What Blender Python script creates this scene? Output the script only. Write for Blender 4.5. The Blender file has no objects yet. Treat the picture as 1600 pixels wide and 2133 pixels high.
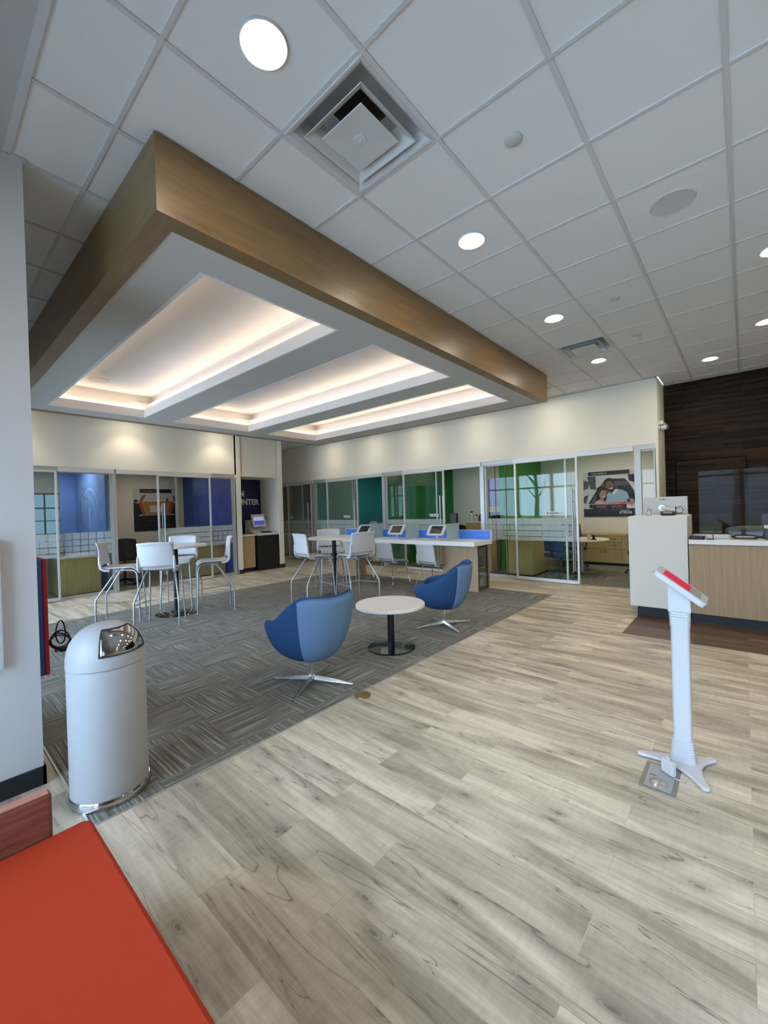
import bpy, math, random
from mathutils import Vector, Matrix
PI = math.pi
R = math.radians
rnd = random.Random(7)
scene = bpy.context.scene
COL = scene.collection

# ------------------------------------------------------------------ camera
CAM_H = 1.52
yaw, pitch, roll = -0.717470639, -0.006492686, -0.030539363
fwd = Vector((math.sin(yaw) * math.cos(pitch), math.cos(yaw) * math.cos(pitch), math.sin(pitch)))
rt = Vector((math.cos(yaw), -math.sin(yaw), 0))
up = rt.cross(fwd)
r2 = rt * math.cos(roll) + up * math.sin(roll)
u2 = -rt * math.sin(roll) + up * math.cos(roll)
cd = bpy.data.cameras.new('camera')
cam = bpy.data.objects.new('camera', cd)
COL.objects.link(cam)
cd.sensor_fit = 'VERTICAL'
cd.sensor_height = 36.0
cd.sensor_width = 27.0
cd.lens = 860.89 / 2133 * 36.0
cd.clip_start = 0.02
M = Matrix((r2, u2, -fwd)).transposed().to_4x4()
M.translation = Vector((0, 0, CAM_H))
cam.matrix_world = M
scene.camera = cam

# ------------------------------------------------------------------ world, exposure
scene.view_settings.view_transform = 'Standard'
scene.view_settings.look = 'None'
scene.view_settings.gamma = 1.0
scene.view_settings.use_curve_mapping = False
scene.view_settings.exposure = 0.20
scene.cycles.use_denoising = True
scene.cycles.max_bounces = 10
scene.cycles.diffuse_bounces = 5
scene.cycles.transparent_max_bounces = 24
scene.cycles.sample_clamp_indirect = 6.0
scene.cycles.caustics_reflective = False
scene.cycles.caustics_refractive = False
w = bpy.data.worlds.new('overcast_sky')
scene.world = w
w.use_nodes = True
wn = w.node_tree
wn.nodes['Background'].inputs['Strength'].default_value = 12.0
wn.nodes['Background'].inputs['Color'].default_value = (0.56, 0.745, 1.0, 1)

DOWN_E = 125.0      # downlight lens emission
LED_E = 11.0        # cove strip emission
WARM = (1.0, 0.86, 0.68)
NEUT = (1.0, 0.88, 0.70)


# ------------------------------------------------------------------ materials
def lin(c):
    return tuple((x / 12.92 if x <= 0.04045 else ((x + 0.055) / 1.055) ** 2.4) for x in c)


def hx(s):
    return lin(tuple(int(s[i:i + 2], 16) / 255 for i in (0, 2, 4)))


def newmat(name):
    m = bpy.data.materials.new(name)
    m.use_nodes = True
    nt = m.node_tree
    return m, nt, nt.nodes['Principled BSDF']


def N(nt, t, **kw):
    n = nt.nodes.new(t)
    for k, v in kw.items():
        setattr(n, k, v)
    return n


def mat(name, col, rough=0.5, metal=0.0, spec=0.5, noise=0.0, nscale=60.0, bump=0.0, emit=None, estr=0.0, coat=0.0):
    m, nt, b = newmat(name)
    c = hx(col) if isinstance(col, str) else col
    b.inputs['Base Color'].default_value = (*c, 1)
    b.inputs['Roughness'].default_value = rough
    b.inputs['Metallic'].default_value = metal
    b.inputs['Specular IOR Level'].default_value = spec
    b.inputs['Coat Weight'].default_value = coat
    if emit:
        b.inputs['Emission Color'].default_value = (*emit, 1)
        b.inputs['Emission Strength'].default_value = estr
    if noise or bump:
        tc = N(nt, 'ShaderNodeTexCoord')
        nz = N(nt, 'ShaderNodeTexNoise')
        nz.inputs['Scale'].default_value = nscale
        nz.inputs['Detail'].default_value = 4
        nt.links.new(tc.outputs['Object'], nz.inputs['Vector'])
        if noise:
            mx = N(nt, 'ShaderNodeMix', data_type='RGBA')
            mx.inputs['A'].default_value = (*[x * (1 - noise) for x in c], 1)
            mx.inputs['B'].default_value = (*[min(1, x * (1 + noise)) for x in c], 1)
            nt.links.new(nz.outputs['Fac'], mx.inputs['Factor'])
            nt.links.new(mx.outputs['Result'], b.inputs['Base Color'])
        if bump:
            bp = N(nt, 'ShaderNodeBump')
            bp.inputs['Strength'].default_value = bump
            bp.inputs['Distance'].default_value = 0.004
            nt.links.new(nz.outputs['Fac'], bp.inputs['Height'])
            nt.links.new(bp.outputs['Normal'], b.inputs['Normal'])
    return m


def wood(name, c1, c2, scale=(1.2, 22, 22), rough=0.4, dist=0.5, c3=None):
    m, nt, b = newmat(name)
    tc = N(nt, 'ShaderNodeTexCoord')
    mp = N(nt, 'ShaderNodeMapping')
    mp.inputs['Scale'].default_value = scale
    nz = N(nt, 'ShaderNodeTexNoise')
    nz.inputs['Scale'].default_value = 2.0
    nz.inputs['Detail'].default_value = 7
    nz.inputs['Roughness'].default_value = 0.62
    nz.inputs['Distortion'].default_value = dist
    cr = N(nt, 'ShaderNodeValToRGB')
    cr.color_ramp.elements[0].position = 0.32
    cr.color_ramp.elements[1].position = 0.70
    cr.color_ramp.elements[0].color = (*hx(c1), 1)
    cr.color_ramp.elements[1].color = (*hx(c2), 1)
    nt.links.new(tc.outputs['Object'], mp.inputs['Vector'])
    nt.links.new(mp.outputs['Vector'], nz.inputs['Vector'])
    nt.links.new(nz.outputs['Fac'], cr.inputs['Fac'])
    nt.links.new(cr.outputs['Color'], b.inputs['Base Color'])
    b.inputs['Roughness'].default_value = rough
    return m


def plank_mat(name, light, mid, dark, bw=1.22, rh=0.18, rough=0.42, var=0.25, grain=1.0):
    m, nt, b = newmat(name)
    L = nt.links.new
    tc = N(nt, 'ShaderNodeTexCoord')
    br = N(nt, 'ShaderNodeTexBrick')
    br.offset = 0.37
    br.offset_frequency = 2
    br.inputs['Scale'].default_value = 1.0
    br.inputs['Brick Width'].default_value = bw
    br.inputs['Row Height'].default_value = rh
    br.inputs['Mortar Size'].default_value = 0.0012
    br.inputs['Mortar Smooth'].default_value = 0.3
    br.inputs['Color1'].default_value = (0, 0, 0, 1)
    br.inputs['Color2'].default_value = (1, 1, 1, 1)
    br.inputs['Mortar'].default_value = (0.5, 0.5, 0.5, 1)
    L(tc.outputs['Object'], br.inputs['Vector'])
    # per plank shift of the grain
    sc = N(nt, 'ShaderNodeVectorMath', operation='SCALE')
    sc.inputs['Scale'].default_value = 17.0
    L(br.outputs['Color'], sc.inputs[0])
    ad = N(nt, 'ShaderNodeVectorMath', operation='ADD')
    L(tc.outputs['Object'], ad.inputs[0])
    L(sc.outputs['Vector'], ad.inputs[1])

    def noise(scale, detail, dist, s=1.0, rough_=0.6):
        mp = N(nt, 'ShaderNodeMapping')
        mp.inputs['Scale'].default_value = scale
        L(ad.outputs['Vector'], mp.inputs['Vector'])
        nz = N(nt, 'ShaderNodeTexNoise')
        nz.inputs['Scale'].default_value = s
        nz.inputs['Detail'].default_value = detail
        nz.inputs['Distortion'].default_value = dist
        nz.inputs['Roughness'].default_value = rough_
        L(mp.outputs['Vector'], nz.inputs['Vector'])
        return nz
    broad = noise((0.75, 4.2, 1), 5, 0.9, rough_=0.55)
    fine = noise((2.0, 34, 1), 6, 0.7, rough_=0.7)
    saw = noise((46, 9, 1), 3, 0.2)
    crack = noise((0.42, 4.6, 1), 4, 1.1, rough_=0.5)
    mpv = N(nt, 'ShaderNodeMapping')
    mpv.inputs['Scale'].default_value = (1.9, 4.6, 1)
    L(ad.outputs['Vector'], mpv.inputs['Vector'])
    wob = N(nt, 'ShaderNodeMix', data_type='RGBA', blend_type='LINEAR_LIGHT')
    wob.inputs['Factor'].default_value = 0.10
    L(mpv.outputs['Vector'], wob.inputs['A'])
    L(broad.outputs['Color'], wob.inputs['B'])
    vo = N(nt, 'ShaderNodeTexVoronoi', voronoi_dimensions='2D')
    vo.inputs['Scale'].default_value = 1.0
    L(wob.outputs['Result'], vo.inputs['Vector'])
    cr = N(nt, 'ShaderNodeValToRGB')
    e = cr.color_ramp.elements
    e[0].position, e[1].position = 0.36, 0.60
    e[0].color = (*hx(mid), 1)
    e[1].color = (*hx(light), 1)
    L(broad.outputs['Fac'], cr.inputs['Fac'])
    fr = N(nt, 'ShaderNodeValToRGB')
    f = fr.color_ramp.elements
    f[0].position, f[1].position = 0.28, 0.60
    g0 = 1 - 0.24 * grain
    f[0].color = (g0, g0, g0, 1)
    f[1].color = (1, 1, 1, 1)
    L(fine.outputs['Fac'], fr.inputs['Fac'])
    m1 = N(nt, 'ShaderNodeMix', data_type='RGBA', blend_type='MULTIPLY')
    m1.inputs['Factor'].default_value = 1.0
    L(cr.outputs['Color'], m1.inputs['A'])
    L(fr.outputs['Color'], m1.inputs['B'])
    sr = N(nt, 'ShaderNodeValToRGB')
    sr.color_ramp.elements[0].position, sr.color_ramp.elements[1].position = 0.30, 0.55
    sr.color_ramp.elements[0].color = (0.90, 0.90, 0.90, 1)
    L(saw.outputs['Fac'], sr.inputs['Fac'])
    m1b = N(nt, 'ShaderNodeMix', data_type='RGBA', blend_type='MULTIPLY')
    m1b.inputs['Factor'].default_value = 1.0
    L(m1.outputs['Result'], m1b.inputs['A'])
    L(sr.outputs['Color'], m1b.inputs['B'])
    ck = N(nt, 'ShaderNodeValToRGB')
    k = ck.color_ramp.elements
    k[0].position, k[1].position = 0.475, 0.512
    k[0].color = (0, 0, 0, 1)
    k[1].color = (0, 0, 0, 1)
    k2 = k.new(0.497)
    k2.color = (0.22, 0.22, 0.22, 1)
    kk = k.new(0.5005)
    kk.color = (1, 1, 1, 1)
    k3 = k.new(0.504)
    k3.color = (0.15, 0.15, 0.15, 1)
    L(crack.outputs['Fac'], ck.inputs['Fac'])
    kn = N(nt, 'ShaderNodeValToRGB')
    q = kn.color_ramp.elements
    q[0].position, q[1].position = 0.0, 0.30
    q[0].color = (1, 1, 1, 1)
    q[1].color = (0, 0, 0, 1)
    for pos, val in ((0.035, 0.75), (0.05, 0.30), (0.065, 0.62), (0.085, 0.34), (0.18, 0.12)):
        z_ = q.new(pos)
        z_.color = (val, val, val, 1)
    L(vo.outputs['Distance'], kn.inputs['Fac'])
    sel = N(nt, 'ShaderNodeSeparateColor')
    L(vo.outputs['Color'], sel.inputs['Color'])
    gt = N(nt, 'ShaderNodeMath', operation='GREATER_THAN')
    gt.inputs[1].default_value = 0.40
    L(sel.outputs['Red'], gt.inputs[0])
    knm = N(nt, 'ShaderNodeMath', operation='MULTIPLY')
    L(kn.outputs['Color'], knm.inputs[0])
    L(gt.outputs[0], knm.inputs[1])
    mxm = N(nt, 'ShaderNodeMath', operation='MAXIMUM')
    L(ck.outputs['Color'], mxm.inputs[0])
    L(knm.outputs['Value'], mxm.inputs[1])
    fac = N(nt, 'ShaderNodeMath', operation='MULTIPLY', use_clamp=True)
    fac.inputs[1].default_value = 0.70 * grain
    L(mxm.outputs['Value'], fac.inputs[0])
    m2 = N(nt, 'ShaderNodeMix', data_type='RGBA')
    m2.inputs['B'].default_value = (*hx(dark), 1)
    L(fac.outputs['Value'], m2.inputs['Factor'])
    L(m1b.outputs['Result'], m2.inputs['A'])
    # per plank value
    hv = N(nt, 'ShaderNodeHueSaturation')
    mr = N(nt, 'ShaderNodeMapRange')
    mr.inputs['To Min'].default_value = 1 - var / 2
    mr.inputs['To Max'].default_value = 1 + var / 2
    L(br.outputs['Color'], mr.inputs['Value'])
    L(mr.outputs['Result'], hv.inputs['Value'])
    L(m2.outputs['Result'], hv.inputs['Color'])
    # seams
    m3 = N(nt, 'ShaderNodeMix', data_type='RGBA')
    m3.inputs['B'].default_value = (*[x * 0.5 for x in hx(mid)], 1)
    sm = N(nt, 'ShaderNodeMath', operation='MULTIPLY')
    sm.inputs[1].default_value = 0.22
    L(br.outputs['Fac'], sm.inputs[0])
    L(sm.outputs['Value'], m3.inputs['Factor'])
    L(hv.outputs['Color'], m3.inputs['A'])
    L(m3.outputs['Result'], b.inputs['Base Color'])
    b.inputs['Roughness'].default_value = rough
    b.inputs['Specular IOR Level'].default_value = 0.4
    bp = N(nt, 'ShaderNodeBump')
    bp.inputs['Strength'].default_value = 0.12
    bp.inputs['Distance'].default_value = 0.002
    L(fine.outputs['Fac'], bp.inputs['Height'])
    L(bp.outputs['Normal'], b.inputs['Normal'])
    return m


def carpet_mat(name, dark, mid, light, tile=0.5):
    m, nt, b = newmat(name)
    L = nt.links.new
    tc = N(nt, 'ShaderNodeTexCoord')
    ck = N(nt, 'ShaderNodeTexChecker')
    ck.inputs['Scale'].default_value = 1 / tile
    mp0 = N(nt, 'ShaderNodeMapping')
    mp0.inputs['Location'].default_value = (0.05, 0.1, 0.013)
    L(tc.outputs['Object'], mp0.inputs['Vector'])
    L(mp0.outputs['Vector'], ck.inputs['Vector'])

    def stripes(scale):
        mp = N(nt, 'ShaderNodeMapping')
        mp.inputs['Scale'].default_value = scale
        L(tc.outputs['Object'], mp.inputs['Vector'])
        nz = N(nt, 'ShaderNodeTexNoise')
        nz.inputs['Scale'].default_value = 1.0
        nz.inputs['Detail'].default_value = 3
        nz.inputs['Roughness'].default_value = 0.7
        L(mp.outputs['Vector'], nz.inputs['Vector'])
        return nz
    a = stripes((1.7, 80, 1))
    c = stripes((80, 1.7, 1))
    mx = N(nt, 'ShaderNodeMix', data_type='RGBA')
    L(ck.outputs['Fac'], mx.inputs['Factor'])
    L(a.outputs['Color'], mx.inputs['A'])
    L(c.outputs['Color'], mx.inputs['B'])
    bw = N(nt, 'ShaderNodeSeparateColor')
    L(mx.outputs['Result'], bw.inputs['Color'])
    cr = N(nt, 'ShaderNodeValToRGB')
    e = cr.color_ramp.elements
    e[0].position, e[1].position = 0.36, 0.64
    e[0].color = (*hx(dark), 1)
    e[1].color = (*hx(light), 1)
    k = e.new(0.52)
    k.color = (*hx(mid), 1)
    L(bw.outputs['Red'], cr.inputs['Fac'])
    L(cr.outputs['Color'], b.inputs['Base Color'])
    b.inputs['Roughness'].default_value = 0.95
    b.inputs['Specular IOR Level'].default_value = 0.1
    bp = N(nt, 'ShaderNodeBump')
    bp.inputs['Strength'].default_value = 0.4
    bp.inputs['Distance'].default_value = 0.004
    L(bw.outputs['Red'], bp.inputs['Height'])
    L(bp.outputs['Normal'], b.inputs['Normal'])
    return m


def mosaic_mat(name):
    m, nt, b = newmat(name)
    L = nt.links.new
    tc = N(nt, 'ShaderNodeTexCoord')
    sp = N(nt, 'ShaderNodeSeparateXYZ')
    cb = N(nt, 'ShaderNodeCombineXYZ')
    L(tc.outputs['Object'], sp.inputs[0])
    L(sp.outputs['X'], cb.inputs['X'])
    L(sp.outputs['Z'], cb.inputs['Y'])
    br = N(nt, 'ShaderNodeTexBrick')
    br.offset = 0.43
    br.inputs['Brick Width'].default_value = 0.55
    br.inputs['Row Height'].default_value = 0.028
    br.inputs['Scale'].default_value = 1
    br.inputs['Mortar Size'].default_value = 0.0012
    br.inputs['Color1'].default_value = (*hx('130c08'), 1)
    br.inputs['Color2'].default_value = (*hx('46301f'), 1)
    br.inputs['Mortar'].default_value = (*hx('090605'), 1)
    L(cb.outputs[0], br.inputs['Vector'])
    mp = N(nt, 'ShaderNodeMapping')
    mp.inputs['Scale'].default_value = (1.0, 26, 1)
    L(cb.outputs[0], mp.inputs['Vector'])
    nz = N(nt, 'ShaderNodeTexNoise')
    nz.inputs['Scale'].default_value = 1.6
    nz.inputs['Detail'].default_value = 5
    L(mp.outputs[0], nz.inputs['Vector'])
    mx = N(nt, 'ShaderNodeMix', data_type='RGBA', blend_type='MULTIPLY')
    mx.inputs['Factor'].default_value = 0.75
    L(br.outputs['Color'], mx.inputs['A'])
    L(nz.outputs['Color'], mx.inputs['B'])
    bw = N(nt, 'ShaderNodeRGBToBW')
    L(nz.outputs['Color'], bw.inputs[0])
    L(bw.outputs[0], mx.inputs['B'])
    L(mx.outputs['Result'], b.inputs['Base Color'])
    b.inputs['Roughness'].default_value = 0.6
    b.inputs['Specular IOR Level'].default_value = 0.15
    bp = N(nt, 'ShaderNodeBump')
    bp.inputs['Strength'].default_value = 0.4
    bp.inputs['Distance'].default_value = 0.004
    L(br.outputs['Color'], bp.inputs['Height'])
    L(bp.outputs['Normal'], b.inputs['Normal'])
    return m


def glass_mat(name, tint=(1, 1, 1), ior=1.5, boost=1.0, rough=0.0):
    m, nt, b = newmat(name)
    L = nt.links.new
    nt.nodes.remove(b)
    out = nt.nodes['Material Output']
    tr = N(nt, 'ShaderNodeBsdfTransparent')
    tr.inputs['Color'].default_value = (*tint, 1)
    gl = N(nt, 'ShaderNodeBsdfGlossy')
    gl.inputs['Roughness'].default_value = rough
    gl.inputs['Color'].default_value = (0.95, 0.97, 1, 1)
    fr = N(nt, 'ShaderNodeFresnel')
    fr.inputs['IOR'].default_value = ior
    mu = N(nt, 'ShaderNodeMath', operation='MULTIPLY', use_clamp=True)
    mu.inputs[1].default_value = boost
    L(fr.outputs[0], mu.inputs[0])
    mx = N(nt, 'ShaderNodeMixShader')
    L(mu.outputs[0], mx.inputs[0])
    L(tr.outputs[0], mx.inputs[1])
    L(gl.outputs[0], mx.inputs[2])
    L(mx.outputs[0], out.inputs['Surface'])
    return m


def frost_mat(name, col, opac):
    m, nt, b = newmat(name)
    L = nt.links.new
    b.inputs['Base Color'].default_value = (*hx(col), 1)
    b.inputs['Roughness'].default_value = 0.6
    b.inputs['Alpha'].default_value = opac
    return m


def emis(name, col, strength):
    m, nt, b = newmat(name)
    b.inputs['Base Color'].default_value = (*col, 1)
    b.inputs['Emission Color'].default_value = (*col, 1)
    b.inputs['Emission Strength'].default_value = strength
    return m


MT = {}
MT['wallwhite'] = mat('wall_paint_cream', 'e6e1d4', 0.75, noise=0.015, nscale=180, bump=0.05)
MT['column'] = mat('wall_paint_white', 'cfcfd0', 0.7, noise=0.015, nscale=180, bump=0.05)
MT['tile'] = mat('ceiling_tile', 'dddddb', 0.9, spec=0.15, noise=0.05, nscale=420, bump=0.15)
MT['tee'] = mat('tee_bar', 'c6c6c6', 0.5, spec=0.3)
MT['soffit'] = mat('soffit_paint_grey', 'c4c1bb', 0.7)
MT['drywall'] = mat('drywall_grey', 'b4b5b5', 0.8)
MT['coffer'] = mat('coffer_paint', 'e2dfdc', 0.8)
MT['oak'] = wood('oak_veneer', '755d3c', '8a704a', (1.0, 14, 14), 0.36)
MT['oak_y'] = wood('oak_veneer_along', '755d3c', '8a704a', (14, 1.0, 14), 0.36)
MT['pale_oak_z'] = wood('pale_oak_upright', '9b815f', 'b19672', (26, 26, 0.9), 0.5)
MT['maple_z'] = wood('maple_upright', 'b39a68', 'c4ab79', (18, 18, 1.0), 0.5)
MT['planks'] = plank_mat('vinyl_plank', 'e1d4bd', 'a49886', '574e46', var=0.08, grain=1.15)
MT['darkplanks'] = plank_mat('dark_vinyl_plank', '6e5443', '523c2f', '30221b', 1.2, 0.09, 0.4, 0.45, 0.7)
MT['carpet'] = carpet_mat('carpet_tile', '5c5c56', '77766f', 'a4a298')
MT['mosaic'] = mosaic_mat('dark_wood_mosaic')
MT['alu'] = mat('aluminium', 'b9bab8', 0.38, 0.55)
MT['alu_light'] = mat('aluminium_light', 'd2d2d0', 0.4, 0.35)
MT['steel'] = mat('brushed_steel', 'b5b5b2', 0.28, 0.9)
MT['chrome'] = mat('chrome', 'bdbdbd', 0.06, 1.0)
MT['polished'] = mat('polished_aluminium', 'dadada', 0.2, 0.9)
MT['silver'] = mat('silver_paint', 'a9adb3', 0.38, 0.6)
MT['black'] = mat('black_plastic', '131313', 0.45)
MT['blackmetal'] = mat('black_metal', '17181a', 0.3, 0.3)
MT['blackgloss'] = mat('black_gloss_base', '101112', 0.12, 0.2, coat=0.5)
MT['rubber'] = mat('black_base_rubber', '16191f', 0.55)
MT['brownbase'] = mat('brown_base_rubber', '2e211c', 0.6)
MT['white'] = mat('white_plastic', 'c6c6c8', 0.4)
MT['whitelam'] = mat('white_laminate', 'e6e3dd', 0.3)
MT['whitelamgrey'] = mat('pale_solid_surface', 'dcd8cd', 0.5, noise=0.03, nscale=90)
MT['trash'] = mat('white_powder_coat', 'b2b5b7', 0.42)
MT['screen'] = mat('dark_screen', '2a2a2e', 0.12, coat=0.6)
MT['navyfab'] = mat('navy_fabric', '2e4c74', 0.9, spec=0.1, noise=0.18, nscale=500, bump=0.25)
MT['bluefab'] = mat('blue_fabric', '6783a3', 0.9, spec=0.1, noise=0.15, nscale=500, bump=0.25)
MT['redvinyl'] = mat('orange_red_vinyl', 'b23a20', 0.7, spec=0.2, noise=0.06, nscale=300, bump=0.08)
MT['cherry'] = wood('cherry_laminate', '6d3a2e', '94584a', (3, 3, 40), 0.45)
MT['cherry_top'] = wood('cherry_laminate_edge', 'a8705f', 'c28a78', (30, 3, 3), 0.45)
MT['bluetile'] = None
MT['glass'] = glass_mat('clear_glass', (0.95, 0.98, 0.96), 1.5, 0.30)
MT['winglass'] = glass_mat('window_glass', (0.97, 0.99, 1.0), 1.45, 0.9)
MT['acrylic'] = glass_mat('acrylic', (0.96, 0.97, 0.97), 1.5, 0.32, 0.02)
MT['frost'] = frost_mat('frosted_film', 'c9d2d0', 0.42)
MT['frostdiv'] = frost_mat('frosted_acrylic', 'a9c3c2', 0.72)
MT['office_lens'] = emis('office_downlight_lens', NEUT, DOWN_E * 1.7)
MT['tinted'] = glass_mat('sky_dimming_glass', (0.165, 0.185, 0.19), 1.45, 0.5)  # dark tint added to dim the bright sky behind the back window
MT['lens'] = emis('downlight_lens', NEUT, DOWN_E)
MT['led'] = emis('led_strip', (1.0, 0.80, 0.62), LED_E * 0.42)
MT['led_low'] = emis('led_strip_low', (1.0, 0.80, 0.62), LED_E * 1.35)
MT['brass'] = mat('brass', '8f8055', 0.35, 0.8)
MT['bluemural'] = mat('blue_mural', '6690de', 0.5, noise=0.35, nscale=2.5)
MT['navymural'] = mat('indigo_mural', '3a4fa8', 0.5, noise=0.45, nscale=3.0)
MT['tealmural'] = mat('teal_mural', '118089', 0.5, noise=0.3, nscale=5)
MT['greenmural'] = mat('green_mural', '137a3a', 0.5, noise=0.35, nscale=3)
MT['limemural'] = mat('lime_green_mural', '3f8f38', 0.5, noise=0.25, nscale=3)
MT['darkmural'] = mat('charcoal_mural', '1f1d1b', 0.5, noise=0.3, nscale=3)
MT['navysign'] = mat('navy_sign_panel', '0f1a52', 0.5)
MT['greywall'] = mat('grey_paint', '8d9297', 0.75)
MT['signwhite'] = mat('white_letters', 'e6e6e0', 0.5)
MT['bannerblue'] = mat('blue_banner', '2a4c86', 0.5)
MT['bannerred'] = mat('red_banner', 'a3182a', 0.5)
MT['grey'] = mat('grey_plastic', '9a9b9b', 0.5)
MT['lightgrey'] = mat('light_grey_plastic', 'c3c4c2', 0.45)
MT['darkgrey'] = mat('dark_grey_plastic', '3a3b3d', 0.5)
MT['speaker'] = mat('speaker_mesh_grey', '7c7f7d', 0.85)
MT['orangefoam'] = mat('brown_plug', '7a3c22', 0.6)


def bluetile():
    m, nt, b = newmat('blue_tile_panel')
    L = nt.links.new
    tc = N(nt, 'ShaderNodeTexCoord')
    sp = N(nt, 'ShaderNodeSeparateXYZ')
    cb = N(nt, 'ShaderNodeCombineXYZ')
    L(tc.outputs['Object'], sp.inputs[0])
    L(sp.outputs['X'], cb.inputs['X'])
    L(sp.outputs['Z'], cb.inputs['Y'])
    br = N(nt, 'ShaderNodeTexBrick')
    br.offset = 0.0
    br.inputs['Scale'].default_value = 1
    br.inputs['Brick Width'].default_value = 0.045
    br.inputs['Row Height'].default_value = 0.03
    br.inputs['Mortar Size'].default_value = 0.003
    br.inputs['Color1'].default_value = (*hx('3f78d6'), 1)
    br.inputs['Color2'].default_value = (*hx('4a84e2'), 1)
    br.inputs['Mortar'].default_value = (*hx('2a5cb0'), 1)
    L(cb.outputs[0], br.inputs['Vector'])
    L(br.outputs['Color'], b.inputs['Base Color'])
    b.inputs['Roughness'].default_value = 0.4
    return m


MT['bluetile'] = bluetile()


# ------------------------------------------------------------------ mesh helpers
class MB:
    def __init__(s):
        s.v, s.f, s.m = [], [], []

    def add(s, vs, fs, mi=0, T=None):
        o = len(s.v)
        if T is not None:
            vs = [T @ Vector(p) for p in vs]
        s.v += [tuple(p) for p in vs]
        s.f += [tuple(i + o for i in f) for f in fs]
        s.m += [mi] * len(fs)
        return s

    def box(s, x0, x1, y0, y1, z0, z1, mi=0, T=None):
        if x0 > x1: x0, x1 = x1, x0
        if y0 > y1: y0, y1 = y1, y0
        if z0 > z1: z0, z1 = z1, z0
        vs = [(x, y, z) for z in (z0, z1) for y in (y0, y1) for x in (x0, x1)]
        fs = [(0, 2, 3, 1), (4, 5, 7, 6), (0, 1, 5, 4), (2, 6, 7, 3), (0, 4, 6, 2), (1, 3, 7, 5)]
        return s.add(vs, fs, mi, T)

    def prism(s, poly, z0, z1, mi=0, T=None):
        n = len(poly)
        a = sum(poly[i][0] * poly[(i + 1) % n][1] - poly[(i + 1) % n][0] * poly[i][1] for i in range(n))
        if a < 0: poly = poly[::-1]
        vs = [(x, y, z0) for x, y in poly] + [(x, y, z1) for x, y in poly]
        fs = [tuple(range(n))[::-1], tuple(range(n, 2 * n))]
        fs += [(i, (i + 1) % n, n + (i + 1) % n, n + i) for i in range(n)]
        return s.add(vs, fs, mi, T)

    def lathe(s, prof, n=32, mi=0, T=None, a0=0.0, a1=2 * PI):
        full = abs(a1 - a0 - 2 * PI) < 1e-6
        k = n if full else n + 1
        vs, fs = [], []
        for (r, z) in prof:
            for i in range(k):
                a = a0 + (a1 - a0) * i / n
                vs.append((r * math.cos(a), r * math.sin(a), z))
        for j in range(len(prof) - 1):
            for i in range(n):
                i2 = (i + 1) % k if full else i + 1
                fs.append((j * k + i, j * k + i2, (j + 1) * k + i2, (j + 1) * k + i))
        if full:
            if prof[0][0] > 1e-6: fs.append(tuple(range(n))[::-1])
            if prof[-1][0] > 1e-6: fs.append(tuple(range((len(prof) - 1) * n, len(prof) * n)))
        return s.add(vs, fs, mi, T)

    def cyl(s, r, z0, z1, n=24, mi=0, T=None, r1=None):
        return s.lathe([(r, z0), (r if r1 is None else r1, z1)], n, mi, T)

    def tube(s, pts, r, n=10, mi=0, closed=False, T=None):
        pts = [Vector(p) for p in pts]
        m = len(pts)
        rs = r if isinstance(r, (list, tuple)) else [r] * m
        vs, fs = [], []
        prev = None
        for i, p in enumerate(pts):
            if closed:
                d = (pts[(i + 1) % m] - pts[i - 1])
            else:
                d = pts[min(i + 1, m - 1)] - pts[max(i - 1, 0)]
            d.normalize()
            if prev is None:
                ref = Vector((0, 0, 1)) if abs(d.z) < 0.9 else Vector((1, 0, 0))
                a = d.cross(ref).normalized()
            else:
                a = (prev - d * prev.dot(d))
                a = a.normalized() if a.length > 1e-6 else d.orthogonal().normalized()
            prev = a
            b = d.cross(a)
            for k in range(n):
                t = 2 * PI * k / n
                vs.append(p + (a * math.cos(t) + b * math.sin(t)) * rs[i])
        for i in range(m if closed else m - 1):
            j = (i + 1) % m
            for k in range(n):
                k2 = (k + 1) % n
                fs.append((i * n + k, i * n + k2, j * n + k2, j * n + k))
        if not closed:
            fs.append(tuple(range(n))[::-1])
            fs.append(tuple(range((m - 1) * n, m * n)))
        return s.add(vs, fs, mi, T)

    def grid(s, fn, nu, nv, mi=0, T=None, wrapu=False):
        ku = nu if wrapu else nu + 1
        vs = [fn(i / nu, j / nv) for j in range(nv + 1) for i in range(ku)]
        fs = []
        for j in range(nv):
            for i in range(nu):
                i2 = (i + 1) % ku if wrapu else i + 1
                fs.append((j * ku + i, j * ku + i2, (j + 1) * ku + i2, (j + 1) * ku + i))
        return s.add(vs, fs, mi, T)

    def build(s, name, mats, parent=None, smooth=None, bevel=0.0, solid=0.0, soff=-1.0, sub=0):
        me = bpy.data.meshes.new(name)
        me.from_pydata(s.v, [], s.f)
        ml = mats if isinstance(mats, (list, tuple)) else [mats]
        for m_ in ml:
            me.materials.append(m_)
        if len(ml) > 1:
            for p, i in zip(me.polygons, s.m):
                p.material_index = i
        me.validate()
        if smooth is not None or sub:
            for p in me.polygons:
                p.use_smooth = True
            if smooth is not None:
                me.set_sharp_from_angle(angle=R(smooth))
        me.update()
        o = bpy.data.objects.new(name, me)
        COL.objects.link(o)
        if parent is not None:
            o.parent = parent
        if sub:
            md = o.modifiers.new('sub', 'SUBSURF')
            md.levels = md.render_levels = sub
        if solid:
            md = o.modifiers.new('solid', 'SOLIDIFY')
            md.thickness = solid
            md.offset = soff
        if bevel:
            md = o.modifiers.new('bevel', 'BEVEL')
            md.width = bevel
            md.segments = 2
            md.limit_method = 'ANGLE'
            md.angle_limit = R(40)
        return o


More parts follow.
